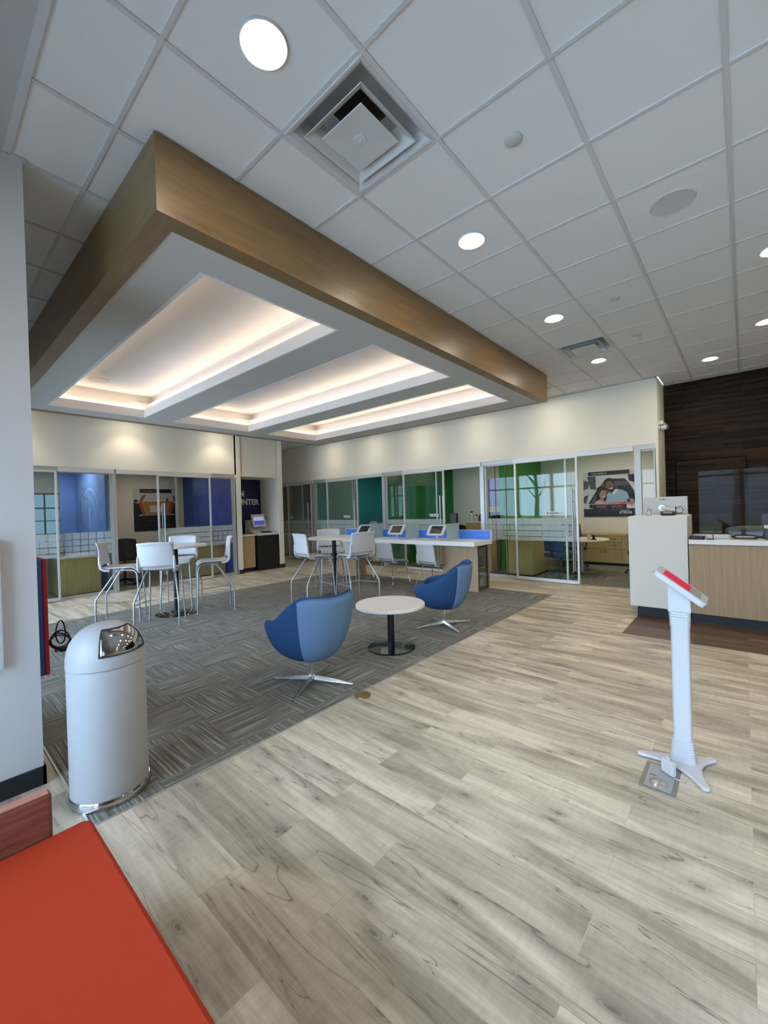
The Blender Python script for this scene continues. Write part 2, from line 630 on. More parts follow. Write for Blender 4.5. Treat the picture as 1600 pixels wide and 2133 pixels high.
def rr(w_, h_, r, n=5, cx=0, cy=0):
    pts = []
    for (sx, sy, a0) in ((1, -1, -90), (1, 1, 0), (-1, 1, 90), (-1, -1, 180)):
        for i in range(n + 1):
            a = R(a0 + 90 * i / n)
            pts.append((cx + sx * (w_ / 2 - r) + r * math.cos(a), cy + sy * (h_ / 2 - r) + r * math.sin(a)))
    return pts


def thing(name, label, cat, loc=(0, 0, 0), rz=0.0, group=None):
    o = bpy.data.objects.new(name, None)
    o.empty_display_size = 0.1
    COL.objects.link(o)
    o.location = loc
    o.rotation_euler = (0, 0, rz)
    tag(o, label, cat, group)
    return o


def tag(o, label, cat, group=None):
    o['label'] = label
    o['category'] = cat
    if group:
        o['group'] = group
    return o


def struct(o):
    o['kind'] = 'structure'
    return o


def sbox(name, b, m_, bevel=0.0):
    return struct(MB().box(*b).build(name, m_, bevel=bevel))


def sempty(name, loc=(0, 0, 0), rz=0.0):
    o = bpy.data.objects.new(name, None)
    COL.objects.link(o)
    o.location = loc
    o.rotation_euler = (0, 0, rz)
    return struct(o)


def copy_tree(o, loc=None, rz=None, label=None, parent=None):
    c = o.copy()
    COL.objects.link(c)
    if parent is not None:
        c.parent = parent
    for ch in list(o.children):
        copy_tree(ch, parent=c)
    if loc is not None:
        c.location = loc
    if rz is not None:
        c.rotation_euler = (0, 0, rz)
    if label:
        c['label'] = label
    return c


def text_mesh(name, body, size, m_, parent, loc, rot, depth=0.002, align='LEFT', sx=1.0, off=0.0):
    cu = bpy.data.curves.new(name, 'FONT')
    cu.body = body
    cu.size = size
    cu.extrude = depth / 2
    cu.offset = off
    cu.align_x = align
    cu.resolution_u = 3
    ob = bpy.data.objects.new('tmp_text', cu)
    COL.objects.link(ob)
    dg = bpy.context.evaluated_depsgraph_get()
    me = bpy.data.meshes.new_from_object(ob.evaluated_get(dg))
    bpy.data.objects.remove(ob)
    bpy.data.curves.remove(cu)
    me.materials.clear()
    me.materials.append(m_)
    me.name = name
    o = bpy.data.objects.new(name, me)
    COL.objects.link(o)
    o.parent = parent
    o.location = loc
    o.rotation_euler = rot
    o.scale = (sx, 1, 1)
    return o


# ================================================================== SETTING
ZC = 3.571          # lay-in ceiling
GY = 8.18           # glass front of the green offices
BX = -9.60          # glass front of the blue offices
# floors
f = MB()
f.box(-13.5, 6.2, -1.5, 12.4, -0.06, 0.0)
struct(f.build('floor', MT['planks']))
sbox('floor', (-7.65, -2.45, 0.55, 7.02, 0.0, 0.004), MT['carpet'])
sbox('floor', (-1.10, 6.0, 5.40, 6.38, 0.0, 0.0025), MT['darkplanks'])
sbox('floor', (-12.9, -1.10, GY + 0.08, 11.55, 0.0, 0.004), MT['carpet'])
sbox('floor', (-12.6, BX - 0.1, -0.5, 5.38, 0.0, 0.004), MT['carpet'])
t = MB()
t.box(-7.65, -2.447, 0.54, 0.55, 0, 0.006)
t.box(-2.45, -2.444, 0.54, 7.02, 0, 0.005)
struct(t.build('trim_1', MT['alu']))

# lay-in ceiling
c = MB()
# two cells are left open for the air diffusers
cxa, cxb = -1.85656, -1.24696
c.box(-13.0, cxa, 0.40, GY, ZC + 0.006, ZC + 0.06)
c.box(cxb, 6.0, 0.40, GY, ZC + 0.006, ZC + 0.06)
for ya, yb in ((0.40, 1.37084), (1.98044, 5.63804), (6.24764, GY)):
    c.box(cxa, cxb, ya, yb, ZC + 0.006, ZC + 0.06)
c.box(-1.04, 6.0, GY, 8.95, ZC + 0.006, ZC + 0.06)
struct(c.build('ceiling', MT['tile']))
g = MB()
X0, Y0, T_ = -1.85656, 1.37084, 0.6096
i = -19
while X0 + T_ * i < 6:
    x = X0 + T_ * i
    y1 = 8.94 if x > -1.06 else GY
    if x > -13:
        g.box(x - 0.012, x + 0.012, 0.40, y1, ZC - 0.002, ZC + 0.006)
    i += 1
j = -1
while Y0 + T_ * j < 8.9:
    y = Y0 + T_ * j
    x0 = -13.0 if y < GY else -1.04
    # the cross tees butt into the main tees, so each row is a run of short bars
    g.box(x0, 6.0, y - 0.0095, y + 0.0095, ZC - 0.0015, ZC + 0.006)
    j += 1
struct(g.build('trim_2', MT['tee']))
g = MB()
g.box(-3.05, 6.0, 0.385, 0.42, ZC - 0.004, ZC + 0.004)
g.box(-4.2, -3.068, 0.472, 0.487, ZC - 0.004, ZC + 0.004)
g.box(-3.068, -3.045, 0.42, 0.487, ZC - 0.004, ZC + 0.004)
g.box(-13, -1.06, GY - 0.03, GY, ZC - 0.004, ZC + 0.002)
g.box(-1.09, -1.055, GY - 0.03, 8.94, ZC - 0.004, ZC + 0.002)
struct(g.build('trim_3', MT['tee']))
# painted drywall strip of ceiling by the windows
sbox('ceiling', (-4.2, 6.0, -1.35, 0.40, ZC, ZC + 0.06), MT['drywall'])
sbox('ceiling', (-9.6, -4.2, 0.15, 0.40, ZC, ZC + 0.06), MT['drywall'])

# left column and the facade windows beside and behind the camera
sbox('wall_left', (-4.2, -3.07, -1.35, 0.47, 0, ZC), MT['column'])
bb = MB()
bb.box(-3.075, -3.060, -1.30, 0.480, 0, 0.105)
bb.box(-4.2, -3.060, 0.465, 0.480, 0, 0.105)
struct(bb.build('baseboard_left', MT['rubber']))


def facade(nm, x0, x1, y, n, zt=2.75):
    t_ = MB()
    t_.box(x0, x1, y - 0.16, y, zt, ZC + 0.06)
    struct(t_.build('wall_front', MT['column']))
    st = (x1 - x0) / n
    for k in range(n):
        root = sempty('window_%d' % (nm + k), (x0 + st * k, y - 0.08, 0))
        fr_ = MB()
        for (a, b_) in ((0, 0.05), (st - 0.05, st)):
            fr_.box(a, b_, -0.06, 0.06, 0, zt)
        for (a, b_) in ((0, 0.10), (2.15, 2.21), (zt - 0.06, zt)):
            fr_.box(0.05, st - 0.05, -0.05, 0.05, a, b_)
        fr_.build('frame', MT['alu'], root)
        gp = MB()
        gp.box(0.05, st - 0.05, -0.006, 0.006, 0.10, 2.15)
        gp.box(0.05, st - 0.05, -0.006, 0.006, 2.21, zt - 0.06)
        gp.build('glass_pane', MT['winglass'], root)


facade(11, -3.07, 3.0, -1.30, 4)
sbox('wall_front', (3.0, 6.0, -1.46, -1.30, 0, ZC + 0.06), MT['column'])
facade(21, -9.6, -4.2, 0.30, 4)
sbox('wall_right', (6.0, 6.15, -1.4, 9.1, 0, ZC + 0.06), MT['column'])

# wall above the green glass fronts
sbox('wall_back', (-13.0, -1.06, GY, GY + 0.12, 2.48, ZC + 0.06), MT['wallwhite'])
wr = MB()
wr.box(-1.10, -1.06, GY, 8.95, 0, 2.48)
wr.box(-1.20, -1.06, GY + 0.12, 8.95, 2.48, ZC + 0.06)
struct(wr.build('wall_return', MT['wallwhite']))
# dark teller wall
dw = MB()
dw.box(-1.06, 6.0, 8.95, 9.05, 0, ZC + 0.06)
struct(dw.build('wall_teller', MT['mosaic']))
dr = sempty('door_9', (-0.90, 8.95, 0))
p_ = MB()
p_.box(0.0, 0.93, -0.012, 0.0, 0, 2.20)
p_.build('door_leaf', MT['mosaic'], dr)
p_ = MB()
p_.box(-0.014, 0.0, -0.006, 0, 0, 2.214)
p_.box(0.93, 0.944, -0.006, 0, 0, 2.214)
p_.box(0.0, 0.93, -0.006, 0, 2.20, 2.214)
p_.build('frame', mat('door_gap', '0b0705', 0.9, spec=0.05), dr)

# blue side: wall above the glass, pillar and coin alcove
bw_ = MB()
bw_.box(BX - 0.12, BX, 0.15, 5.40, 2.50, ZC + 0.06)
bw_.box(BX - 0.16, BX, 5.36, 5.52, 0, ZC + 0.06)
struct(bw_.build('wall_blue_offices', MT['wallwhite']))
al = MB()
al.box(BX - 0.20, BX - 0.06, 5.52, 6.64, 2.47, ZC + 0.06)
al.box(-13.2, BX - 0.03, 6.66, 6.79, 0, ZC + 0.06)
al.box(BX - 1.0, BX - 0.16, 5.40, 5.46, 0, 2.6)
al.box(BX - 0.95, BX - 0.20, 5.46, 6.66, 2.47, 2.55)
struct(al.build('wall_alcove', MT['wallwhite']))
sbox('wall_alcove_back', (BX - 1.0, BX - 0.93, 5.46, 6.66, 0, 2.6), MT['navysign'])
sb = MB()
sb.box(BX - 0.01, BX + 0.008, 5.40, 5.528, 0, 0.105)
sb.box(BX - 0.16, BX + 0.008, 5.518, 5.528, 0, 0.105)
sb.box(BX - 0.05, BX - 0.022, 6.652, 6.798, 0, 0.105)
sb.box(BX - 1.0, BX - 0.022, 6.788, 6.798, 0, 0.105)
struct(sb.build('baseboard_alcove', MT['brownbase']))
sbox('wall_corridor', (-13.2, -13.0, 6.7, GY, 0, ZC + 0.06), MT['wallwhite'])

# ------------------------------------------------------------------ office shells
OY = 11.55
sbox('wall_offices_far', (-13.0, -1.0, OY, OY + 0.1, 0, 2.9), MT['wallwhite'])
for (x, mm) in ((-12.95, 'darkmural'), (-9.98, 'tealmural'), (-7.14, 'greenmural'), (-4.30, 'limemural')):
    q = MB()
    if mm == 'limemural':
        q.box(x - 0.05, x + 0.05, 9.15, OY, 0, 2.8)
    else:
        q.box(x - 0.05, x + 0.05, 8.3, OY, 0, 2.8)
    struct(q.build('wall_partition', MT[mm]))
sbox('wall_partition', (-1.12, -1.06, 8.95, OY, 0, 2.8), MT['wallwhite'])
sbox('wall_partition', (-12.94, -10.10, 11.0, 11.06, 0, 2.8), MT['darkmural'])
sbox('ceiling', (-13.0, -1.0, GY + 0.12, OY + 0.1, 2.8, 2.86), MT['tile'])
sbox('wall_blue_far', (-12.7, -12.6, 2.40, 5.6, 0, 2.9), MT['wallwhite'])
sbox('wall_blue_mural', (-12.60, -12.58, 2.40, 2.72, 0, 2.8), MT['bluemural'])
q = MB()
q.box(-12.7, -12.6, -0.5, 2.40, 0, 0.85)
q.box(-12.7, -12.6, -0.5, 2.40, 2.15, 2.9)
struct(q.build('wall_blue_far', MT['greywall']))
root = sempty('window_31', (-12.65, -0.5, 0.85))
q = MB()
for k in range(8):
    q.box(-0.03, 0.03, 0.30 + 0.33 * k, 0.325 + 0.33 * k, 0, 1.30)
for z in (0, 0.31, 0.63, 0.93, 1.27):
    q.box(-0.035, 0.035, 0, 2.90, z, z + (0.03 if z > 0.9 else 0.02))
q.build('frame', MT['darkgrey'], root)
q = MB()
q.box(-0.005, 0.005, 0, 2.90, 0, 1.3)
q.build('glass_pane', MT['tinted'], root)
sbox('wall_partition', (-12.58, -10.2, 2.72, 2.735, 0, 2.8), MT['bluemural'])
art = MB()
for (cx_, cz_, ra, rb, a0, a1) in ((-11.35, 1.55, 0.62, 0.055, 10, 170), (-11.35, 1.55, 0.42, 0.05, 0, 180), (-11.75, 1.25, 0.75, 0.03, 62, 100)):
    for k in range(24):
        p, q_ = R(a0 + (a1 - a0) * k / 24), R(a0 + (a1 - a0) * (k + 1) / 24)
        art.add([(cx_ + ra * math.cos(p), 2.7185, cz_ + ra * math.sin(p)), (cx_ + ra * math.cos(q_), 2.7185, cz_ + ra * math.sin(q_)),
                 (cx_ + (ra + rb) * math.cos(q_), 2.7185, cz_ + (ra + rb) * math.sin(q_)), (cx_ + (ra + rb) * math.cos(p), 2.7185, cz_ + (ra + rb) * math.sin(p))], [(0, 1, 2, 3)])
art.box(-11.45, -11.28, 2.718, 2.7195, 0.8, 1.75)
struct(art.build('trim_8', mat('mural_pale_blue', '86abea', 0.5)))
sbox('wall_partition', (-12.6, -10.2, 2.735, 2.80, 0, 2.8), MT['greywall'])
sbox('wall_partition', (-12.6, BX - 0.16, 5.36, 5.42, 0, 2.8), MT['navymural'])
sbox('wall_partition', (-12.6, BX - 0.1, -0.5, -0.42, 0, 2.8), MT['greywall'])
sbox('ceiling', (-12.7, BX - 0.12, -0.5, 5.42, 2.8, 2.86), MT['tile'])
struct(MB().box(BX - 0.12, BX, -0.5, 0.15, 0, ZC).build('wall_front_end', MT['column']))


# ------------------------------------------------------------------ glass fronts
def squares(w_, z0=0.80, z1=1.25, seed=1, merge=True):
    """frosted film: rows of etched squares with clear lines between, fading at the ends"""
    b = MB()
    r_ = random.Random(seed)
    nx = max(2, int(round(w_ / 0.128)))
    sx = w_ / nx
    rows = [z0, z0 + 0.085, z0 + 0.20, z0 + 0.315, z1]
    for jz in range(4):
        i_ = 0
        while i_ < nx:
            k = 1
            while merge and i_ + k < nx and r_.random() < (0.75 if jz in (0, 3) else 0.35):
                k += 1
            gap = 0.013
            b.box(sx * i_ + (gap / 2 if i_ else 0), sx * (i_ + k) - (gap / 2 if i_ + k < nx else 0), -0.0005, 0.0005,
                  rows[jz] + gap / 2, rows[jz + 1] - (gap / 2 if jz < 3 else 0))
            i_ += k
    return b


def pane(name, org, rz, width, zt=2.40, zb=0.0, stile=0.035, rail=0.06, front=0.0, band=True, handle=None, plate=None,
         joints=(), seed=1, light=False, lstile=True, rstile=True):
    root = sempty(name, org, rz)
    fr_ = MB()
    d = 0.022
    if lstile: fr_.box(0, stile, front - d, front + d, zb, zt)
    if rstile: fr_.box(width - stile, width, front - d, front + d, zb, zt)
    fr_.box(stile, width - stile, front - d, front + d, zb, zb + rail)
    fr_.box(stile, width - stile, front - d, front + d, zt - 0.03, zt)
    fr_.build('frame', MT['alu_light'] if light else MT['alu'], root, bevel=0.003)
    gp = MB().box(stile * 0.5, width - stile * 0.5, front - 0.005, front + 0.005, zb + rail, zt - 0.03)
    gl = gp.build('glass_pane', MT['glass'], root)
    if joints:
        jb = MB()
        for jx in joints:
            jb.box(jx - 0.006, jx + 0.006, front - 0.007, front + 0.007, zb + rail, zt - 0.03)
        jb.build('glass_joint', MT['darkgrey'], root)
    if band:
        b = squares(width - 2 * stile, seed=seed, merge=seed != 21)
        o = b.build('frosted_band', MT['frost'], gl)
        o.location = (stile, front - 0.0062, 0)
    if handle is not None:
        h = MB()
        for sgn in (-1, 1):
            y = front + sgn * 0.06
            h.tube([(handle, y, 0.24), (handle, y, 1.80)], 0.014, 12)
        for z in (0.50, 1.55):
            h.tube([(handle, front - 0.06, z), (handle, front + 0.06, z)], 0.009, 8)
        h.build('pull_handle', MT['steel'], root, smooth=40)
    if plate is not None:
        q_ = MB().box(plate, plate + 0.26, front - 0.009, front - 0.006, 1.315, 1.375)
        pl = q_.build('name_plate', MT['signwhite'], root)
        q_ = MB().box(plate + 0.07, plate + 0.24, front - 0.010, front - 0.009, 1.338, 1.354)
        q_.add([(plate + 0.02, front - 0.0095, 1.33), (plate + 0.045, front - 0.0095, 1.33), (plate + 0.045, front - 0.0095, 1.36),
                (plate + 0.02, front - 0.0095, 1.36)], [(0, 1, 2, 3)])
        q_.build('lettering', MT['darkgrey'], pl)
    return root


def mullion(x, y, w_, d, zt, rz=0):
    return MB().box(x, x + w_, y - d / 2, y + d / 2, 0, zt)


# green side
FY = GY + 0.03
tb = MB()
tb.box(-13.0, -1.10, GY + 0.01, GY + 0.09, 2.40, 2.48)
for x, wd in ((-10.05, 0.10), (-7.19, 0.10), (-4.34, 0.09), (-1.415, 0.10), (-1.13, 0.02)):
    tb.box(x, x + wd, GY + 0.0, GY + 0.09, 0, 2.40)
for x0, x1 in ((-12.9, -10.6), (-9.95, -8.32), (-7.09, -5.49), (-4.25, -2.57)):
    tb.box(x0, x1, GY + 0.02, GY + 0.09, 0.0, 0.02)
struct(tb.build('trim_4', MT['alu']))
tb = MB()
for x0, x1 in ((-11.35, -10.0), (-9.40, -7.15), (-6.48, -4.30), (-3.58, -1.42)):
    tb.box(x0, x1, GY - 0.03, GY + 0.01, 2.385, 2.475)
struct(tb.build('trim_5', MT['alu_light'], bevel=0.003))
wn_ = 1
dn_ = 1
pane('window_1', (-12.9, FY + 0.03, 0), 0, 2.30, band=True, seed=3)
pane('door_1', (-11.30, GY - 0.01, 0), 0, 1.22, zb=0.012, handle=1.10, plate=-0.02 + 0.04, seed=4, light=True)
pane('window_2', (-9.95, FY + 0.03, 0), 0, 1.64, seed=5)
pane('door_2', (-9.36, GY - 0.01, 0), 0, 1.29, zb=0.012, plate=0.70, handle=1.20, seed=6, light=True)
pane('window_3', (-7.09, FY + 0.03, 0), 0, 1.60, seed=7)
pane('door_3', (-6.46, GY - 0.01, 0), 0, 1.21, zb=0.012, plate=0.78, handle=1.12, seed=8, light=True)
pane('window_4', (-4.25, FY + 0.03, 0), 0, 1.70, joints=(0.24, 0.48), seed=9)
pane('door_4', (-3.55, GY - 0.01, 0), 0, 1.22, zb=0.012, plate=0.62, handle=1.13, seed=10, light=True)
pane('window_5', (-1.335, FY + 0.03, 0), 0, 0.215, band=True, seed=12, stile=0.014, lstile=False)
# blue side (runs along +Y, local x = world Y)
BXF = BX - 0.03
tb = MB()
tb.box(BX - 0.09, BX - 0.01, 0.3, 5.40, 2.42, 2.50)
for y, wd in ((2.69, 0.07), (5.33, 0.05)):
    tb.box(BX - 0.09, BX, y, y + wd, 0, 2.42)
tb.box(BX - 0.08, BX - 0.03, 0.3, 2.7, 0, 0.02)
tb.box(BX - 0.08, BX - 0.03, 3.9, 5.36, 0, 0.02)
struct(tb.build('trim_6', MT['alu']))
tb = MB()
tb.box(BX - 0.01, BX + 0.03, 1.82, 2.72, 2.405, 2.495)
tb.box(BX - 0.01, BX + 0.03, 2.76, 4.75, 2.405, 2.495)
struct(tb.build('trim_7', MT['alu_light'], bevel=0.003))
pane('window_6', (BXF - 0.03, 1.20, 0), PI / 2, 1.50, zt=2.42, seed=21, lstile=False)
pane('door_5', (BX + 0.01, 0.60, 0), PI / 2, 1.20, zt=2.42, zb=0.012, seed=22, light=True)
pane('window_7', (BXF - 0.03, 3.93, 0), PI / 2, 1.41, zt=2.42, seed=23, stile=0.05)
pane('door_6', (BX + 0.01, 3.53, 0), PI / 2, 1.19, zt=2.42, zb=0.012, handle=0.12, seed=24, light=True)
# glass partition edges inside the first blue office
pp = sempty('window_8', (-9.72, 2.74, 0))
MB().box(-0.48, 0, 0, 0.012, 0.02, 2.4).build('glass_pane', MT['glass'], pp)
MB().box(-0.03, 0.02, -0.02, 0.03, 0, 2.42).build('frame', MT['alu_light'], pp)

# ================================================================== CANOPY
ZS = 3.145
CX0, CX1, CY0, CY1 = -7.95, -2.32, 0.90, 6.68
canopy = thing('ceiling_canopy', 'large oak edged rectangular canopy with three lit coffers hung under the ceiling', 'canopy',
               (-5.1, 3.8, ZS))
ox, oy = -5.1, 3.8


def L_(x, y):
    return x - ox, y - oy


TR = [(-7.43, -2.74, 1.34, 2.58), (-7.43, -2.74, 3.07, 4.48), (-7.43, -2.74, 4.92, 6.18)]
th = 0.12
H_ = ZC - 0.004 - ZS
fa = MB()
# right fascia (faces +X) and near fascia (faces -Y), each with its return below, mitred
def fascia(poly_bottom, outer_a, outer_b, inner_a, inner_b, m_):
    b = MB()
    z0, z1 = 0.0, H_
    oa, ob, ia, ib = (Vector((*L_(*p), 0)) for p in (outer_a, outer_b, inner_a, inner_b))
    vs = []
    for z in (z0, z1):
        for p in (oa, ob, ib, ia):
            vs.append((p.x, p.y, z))
    b.add(vs, [(3, 2, 1, 0), (4, 5, 6, 7), (0, 1, 5, 4), (1, 2, 6, 5), (2, 3, 7, 6), (3, 0, 4, 7)])
    return b.build('fascia', m_, canopy)


fascia(0, (CX0, CY0), (CX1, CY0), (CX0 + th, CY0 + th), (CX1 - th, CY0 + th), MT['oak'])
fascia(0, (CX1, CY0), (CX1, CY1), (CX1 - th, CY0 + th), (CX1 - th, CY1 - 0.04), MT['oak_y'])
fascia(0, (CX1, CY1), (CX0, CY1), (CX1 - th, CY1 - 0.04), (CX0 + 0.04, CY1 - 0.04), MT['oak'])
fascia(0, (CX0, CY1), (CX0, CY0), (CX0 + 0.04, CY1 - 0.04), (CX0 + th, CY0 + th), MT['oak_y'])
so = MB()
ix0, ix1, iy0, iy1 = CX0 + 0.04, CX1 - th, CY0 + th, CY1 - 0.04
zs0, zs1 = 0.008, 0.09
strips = [(ix0, TR[0][0], iy0, iy1), (TR[0][1], ix1, iy0, iy1)]
ys = [iy0] + [v for t_ in TR for v in (t_[2], t_[3])] + [iy1]
for k in range(0, 8, 2):
    strips.append((TR[0][0], TR[0][1], ys[k], ys[k + 1]))
for (x0, x1, y0, y1) in strips:
    so.box(x0 - ox, x1 - ox, y0 - oy, y1 - oy, zs0, zs1)
so.build('soffit', MT['soffit'], canopy)
for (x0, x1, y0, y1) in TR:
    b = MB()

    def ring(e0, e1, z0, z1):
        # four walls/ledges between offsets e0 (inner) and e1 (outer)
        b.box(x0 - e1 - ox, x1 + e1 - ox, y0 - e1 - oy, y0 - e0 - oy, z0, z1)
        b.box(x0 - e1 - ox, x1 + e1 - ox, y1 + e0 - oy, y1 + e1 - oy, z0, z1)
        b.box(x0 - e1 - ox, x0 - e0 - ox, y0 - e0 - oy, y1 + e0 - oy, z0, z1)
        b.box(x1 + e0 - ox, x1 + e1 - ox, y0 - e0 - oy, y1 + e0 - oy, z0, z1)
    ring(-0.010, 0.015, 0.004, 0.132)        # lower lip
    ring(0.015, 0.15, 0.100, 0.110)       # lower ledge
    ring(0.10, 0.115, 0.110, 0.265)       # second step wall
    ring(0.115, 0.22, 0.225, 0.235)       # upper ledge
    ring(0.21, 0.22, 0.235, 0.400)
    b.box(x0 - 0.22 - ox, x1 + 0.22 - ox, y0 - 0.22 - oy, y1 + 0.22 - oy, 0.400, 0.41)
    cf = b.build('coffer', MT['coffer'], canopy)
    for e, z, mm in ((0.055, 0.110, 'led_low'), (0.165, 0.235, 'led')):
        l_ = MB()
        l_.box(x0 - ox, x1 - ox, y0 - e - oy - 0.008, y0 - e - oy + 0.008, z, z + 0.008)
        l_.box(x0 - ox, x1 - ox, y1 + e - oy - 0.008, y1 + e - oy + 0.008, z, z + 0.008)
        l_.box(x0 - e - ox - 0.008, x0 - e - ox + 0.008, y0 - oy, y1 - oy, z, z + 0.008)
        l_.box(x1 + e - ox - 0.008, x1 + e - ox + 0.008, y0 - oy, y1 - oy, z, z + 0.008)
        l_.build('light_strip', MT[mm], cf)

# ================================================================== CEILING FIXTURES
def downlight(label, loc, r=0.085, group=None, lens='lens'):
    t_ = thing('ceiling_light', label, 'light', loc, group=group)
    b = MB().lathe([(r, 0.004), (r, -0.002), (r + 0.016, -0.006), (r + 0.02, 0.0), (r + 0.02, 0.004)], 40)
    b.build('trim_ring', MT['white'], t_, smooth=40)
    b = MB().lathe([(0.0, -0.003), (r * 0.6, -0.003), (r, -0.001)], 40)
    b.build('lens', MT[lens], t_, smooth=60)
    return t_


downlight('round downlight nearest the camera beside the large square air diffuser', (-1.55, 1.07, ZC), group='lobby downlights')
for lab, loc in (('round downlight alongside the oak canopy, first tile row past the diffuser', (-1.55, 2.90, ZC)),
                 ('round downlight alongside the oak canopy just before the small far vent', (-1.55, 4.73, ZC)),
                 ('round downlight right behind the small far ceiling vent', (-1.55, 6.59, ZC)),
                 ('round downlight close to the dark wood teller wall', (-0.34, 7.74, ZC)),
                 ('round downlight half cut by the right frame edge, lower one', (0.235, 6.62, ZC)),
                 ('round downlight cut by the right frame edge, middle of three there', (0.235, 4.76, ZC)),
                 ('round downlight just outside the right frame edge above the speaker', (0.235, 2.9, ZC))):
    downlight(lab, loc, group='lobby downlights')
for x in (1.9, 3.7, 5.2):
    for y in (2.9, 6.59):
        downlight('round downlight out of frame over the teller queue', (x, y, ZC), group='unseen lobby downlights')
for lab, loc in (('small downlight in the left blue office, nearer the mural', (-11.2, 2.25, 2.798)),
                 ('small downlight in the left blue office, nearer the back window', (-11.6, 1.95, 2.798)),
                 ('small downlight in the office with the dark bench poster', (-11.2, 4.1, 2.798)),
                 ('small downlight in the teal walled office', (-8.6, 10.0, 2.798)),
                 ('small downlight in the green walled office', (-5.6, 10.0, 2.798)),
                 ('small downlight in the office with the couple poster', (-2.7, 10.0, 2.798)),
                 ('second small downlight in the office with the couple poster', (-1.9, 10.1, 2.798))):
    downlight(lab, loc, 0.07, group='office downlights', lens='office_lens')


def spot(loc, tgt, power, size, blend, col=WARM, rad=0.04):
    l = bpy.data.lights.new('washer_fill_spot', 'SPOT')
    l.energy = power
    l.spot_size = R(size)
    l.spot_blend = blend
    l.color = col
    l.shadow_soft_size = rad
    o = bpy.data.objects.new('washer_fill_spot', l)
    COL.objects.link(o)
    o.location = loc
    d = Vector(tgt) - Vector(loc)
    o.rotation_euler = d.to_track_quat('-Z', 'Y').to_euler()
    return o


for y in (1.05, 2.99, 4.90):
    downlight('recessed wall washer hidden behind the canopy near the blue offices', (-9.15, y, ZC), 0.06,
              group='wall washers behind the canopy')
    spot((-9.15, y, ZC - 0.02), (-9.42, y, 0), 22, 105, 0.6)
for x in (-9.0, -7.4, -5.85, -4.3, -2.75):
    downlight('recessed wall washer hidden behind the canopy near the green offices', (x, 7.62, ZC), 0.06,
              group='wall washers behind the canopy')
    spot((x, 7.62, ZC - 0.02), (x, 7.9, 0), 9, 110, 0.8)
spot((-10.0, 6.1, ZC - 0.3), (-10.0, 6.1, 0), 8, 100, 0.8)  # fill spot added to brighten the alcove lettering, no fixture there


def diffuser(label, loc):
    t_ = thing('air_diffuser', label, 'vent', loc, group='square ceiling diffusers')
    s_ = 0.288
    b = MB()

    def sq(h, z):
        return [(-h, -h, z), (h, -h, z), (h, h, z), (-h, h, z)]

    def rings(lst):
        o = len(b.v)
        vs = []
        for h, z in lst:
            vs += sq(h, z)
        fs = []
        for k in range(len(lst) - 1):
            for a in range(4):
                c_ = (a + 1) % 4
                fs.append((4 * k + a, 4 * k + c_, 4 * k + 4 + c_, 4 * k + 4 + a))
        b.add(vs, fs)
    rings([(0.297, 0.002), (0.290, -0.006), (0.274, -0.003), (0.256, 0.012), (0.238, 0.045), (0.224, 0.085), (0.216, 0.115), (0.105, 0.118)])
    b.build('frame', MT['lightgrey'], t_)
    b = MB()
    rings_ = [(0.218, -0.016), (0.216, -0.019), (0.208, -0.014), (0.175, 0.014), (0.152, 0.048), (0.142, 0.058), (0.146, 0.062), (0.212, -0.008)]
    o = rings_
    vs = []
    for h, z in o:
        vs += sq(h, z)
    fs = [(4 * k + a, 4 * k + (a + 1) % 4, 4 * k + 4 + (a + 1) % 4, 4 * k + 4 + a) for k in range(len(o) - 1) for a in range(4)]
    b.add(vs, fs)
    b.build('cone', MT['lightgrey'], t_)
    b = MB()
    o = [(0.0, -0.018), (0.146, -0.024), (0.150, -0.021), (0.135, -0.004), (0.0, -0.004)]
    vs = []
    for h, z in o:
        vs += sq(max(h, 0.001), z)
    fs = [(4 * k + a, 4 * k + (a + 1) % 4, 4 * k + 4 + (a + 1) % 4, 4 * k + 4 + a) for k in range(len(o) - 1) for a in range(4)]
    b.add(vs, fs)
    b.build('center_plate', MT['lightgrey'], t_)
    b = MB().lathe([(0.0, -0.032), (0.006, -0.031), (0.008, -0.024), (0.034, -0.023), (0.036, -0.016)], 24)
    b.build('center_cap', MT['white'], t_, smooth=40)
    b = MB().box(-0.11, 0.11, -0.11, 0.11, 0.119, 0.123)
    b.build('duct', MT['black'], t_)
    for (x, y) in ((-0.15, 0.03), (0.03, -0.15)):
        pass
    return t_


diffuser('large square stepped air diffuser overhead beside the near canopy corner', (-1.5518, 1.6756, ZC))
diffuser('smaller looking square air diffuser far along the ceiling beside the canopy', (-1.5518, 5.943, ZC))


def disc(name, label, cat, loc, r, m_, group=None, d=0.006):
    t_ = MB().lathe([(0.0, -d), (r * 0.93, -d), (r, -d * 0.6), (r, 0.0)], 32)
    o = t_.build(name, m_, smooth=40)
    o.location = loc
    tag(o, label, cat, group)
    return o


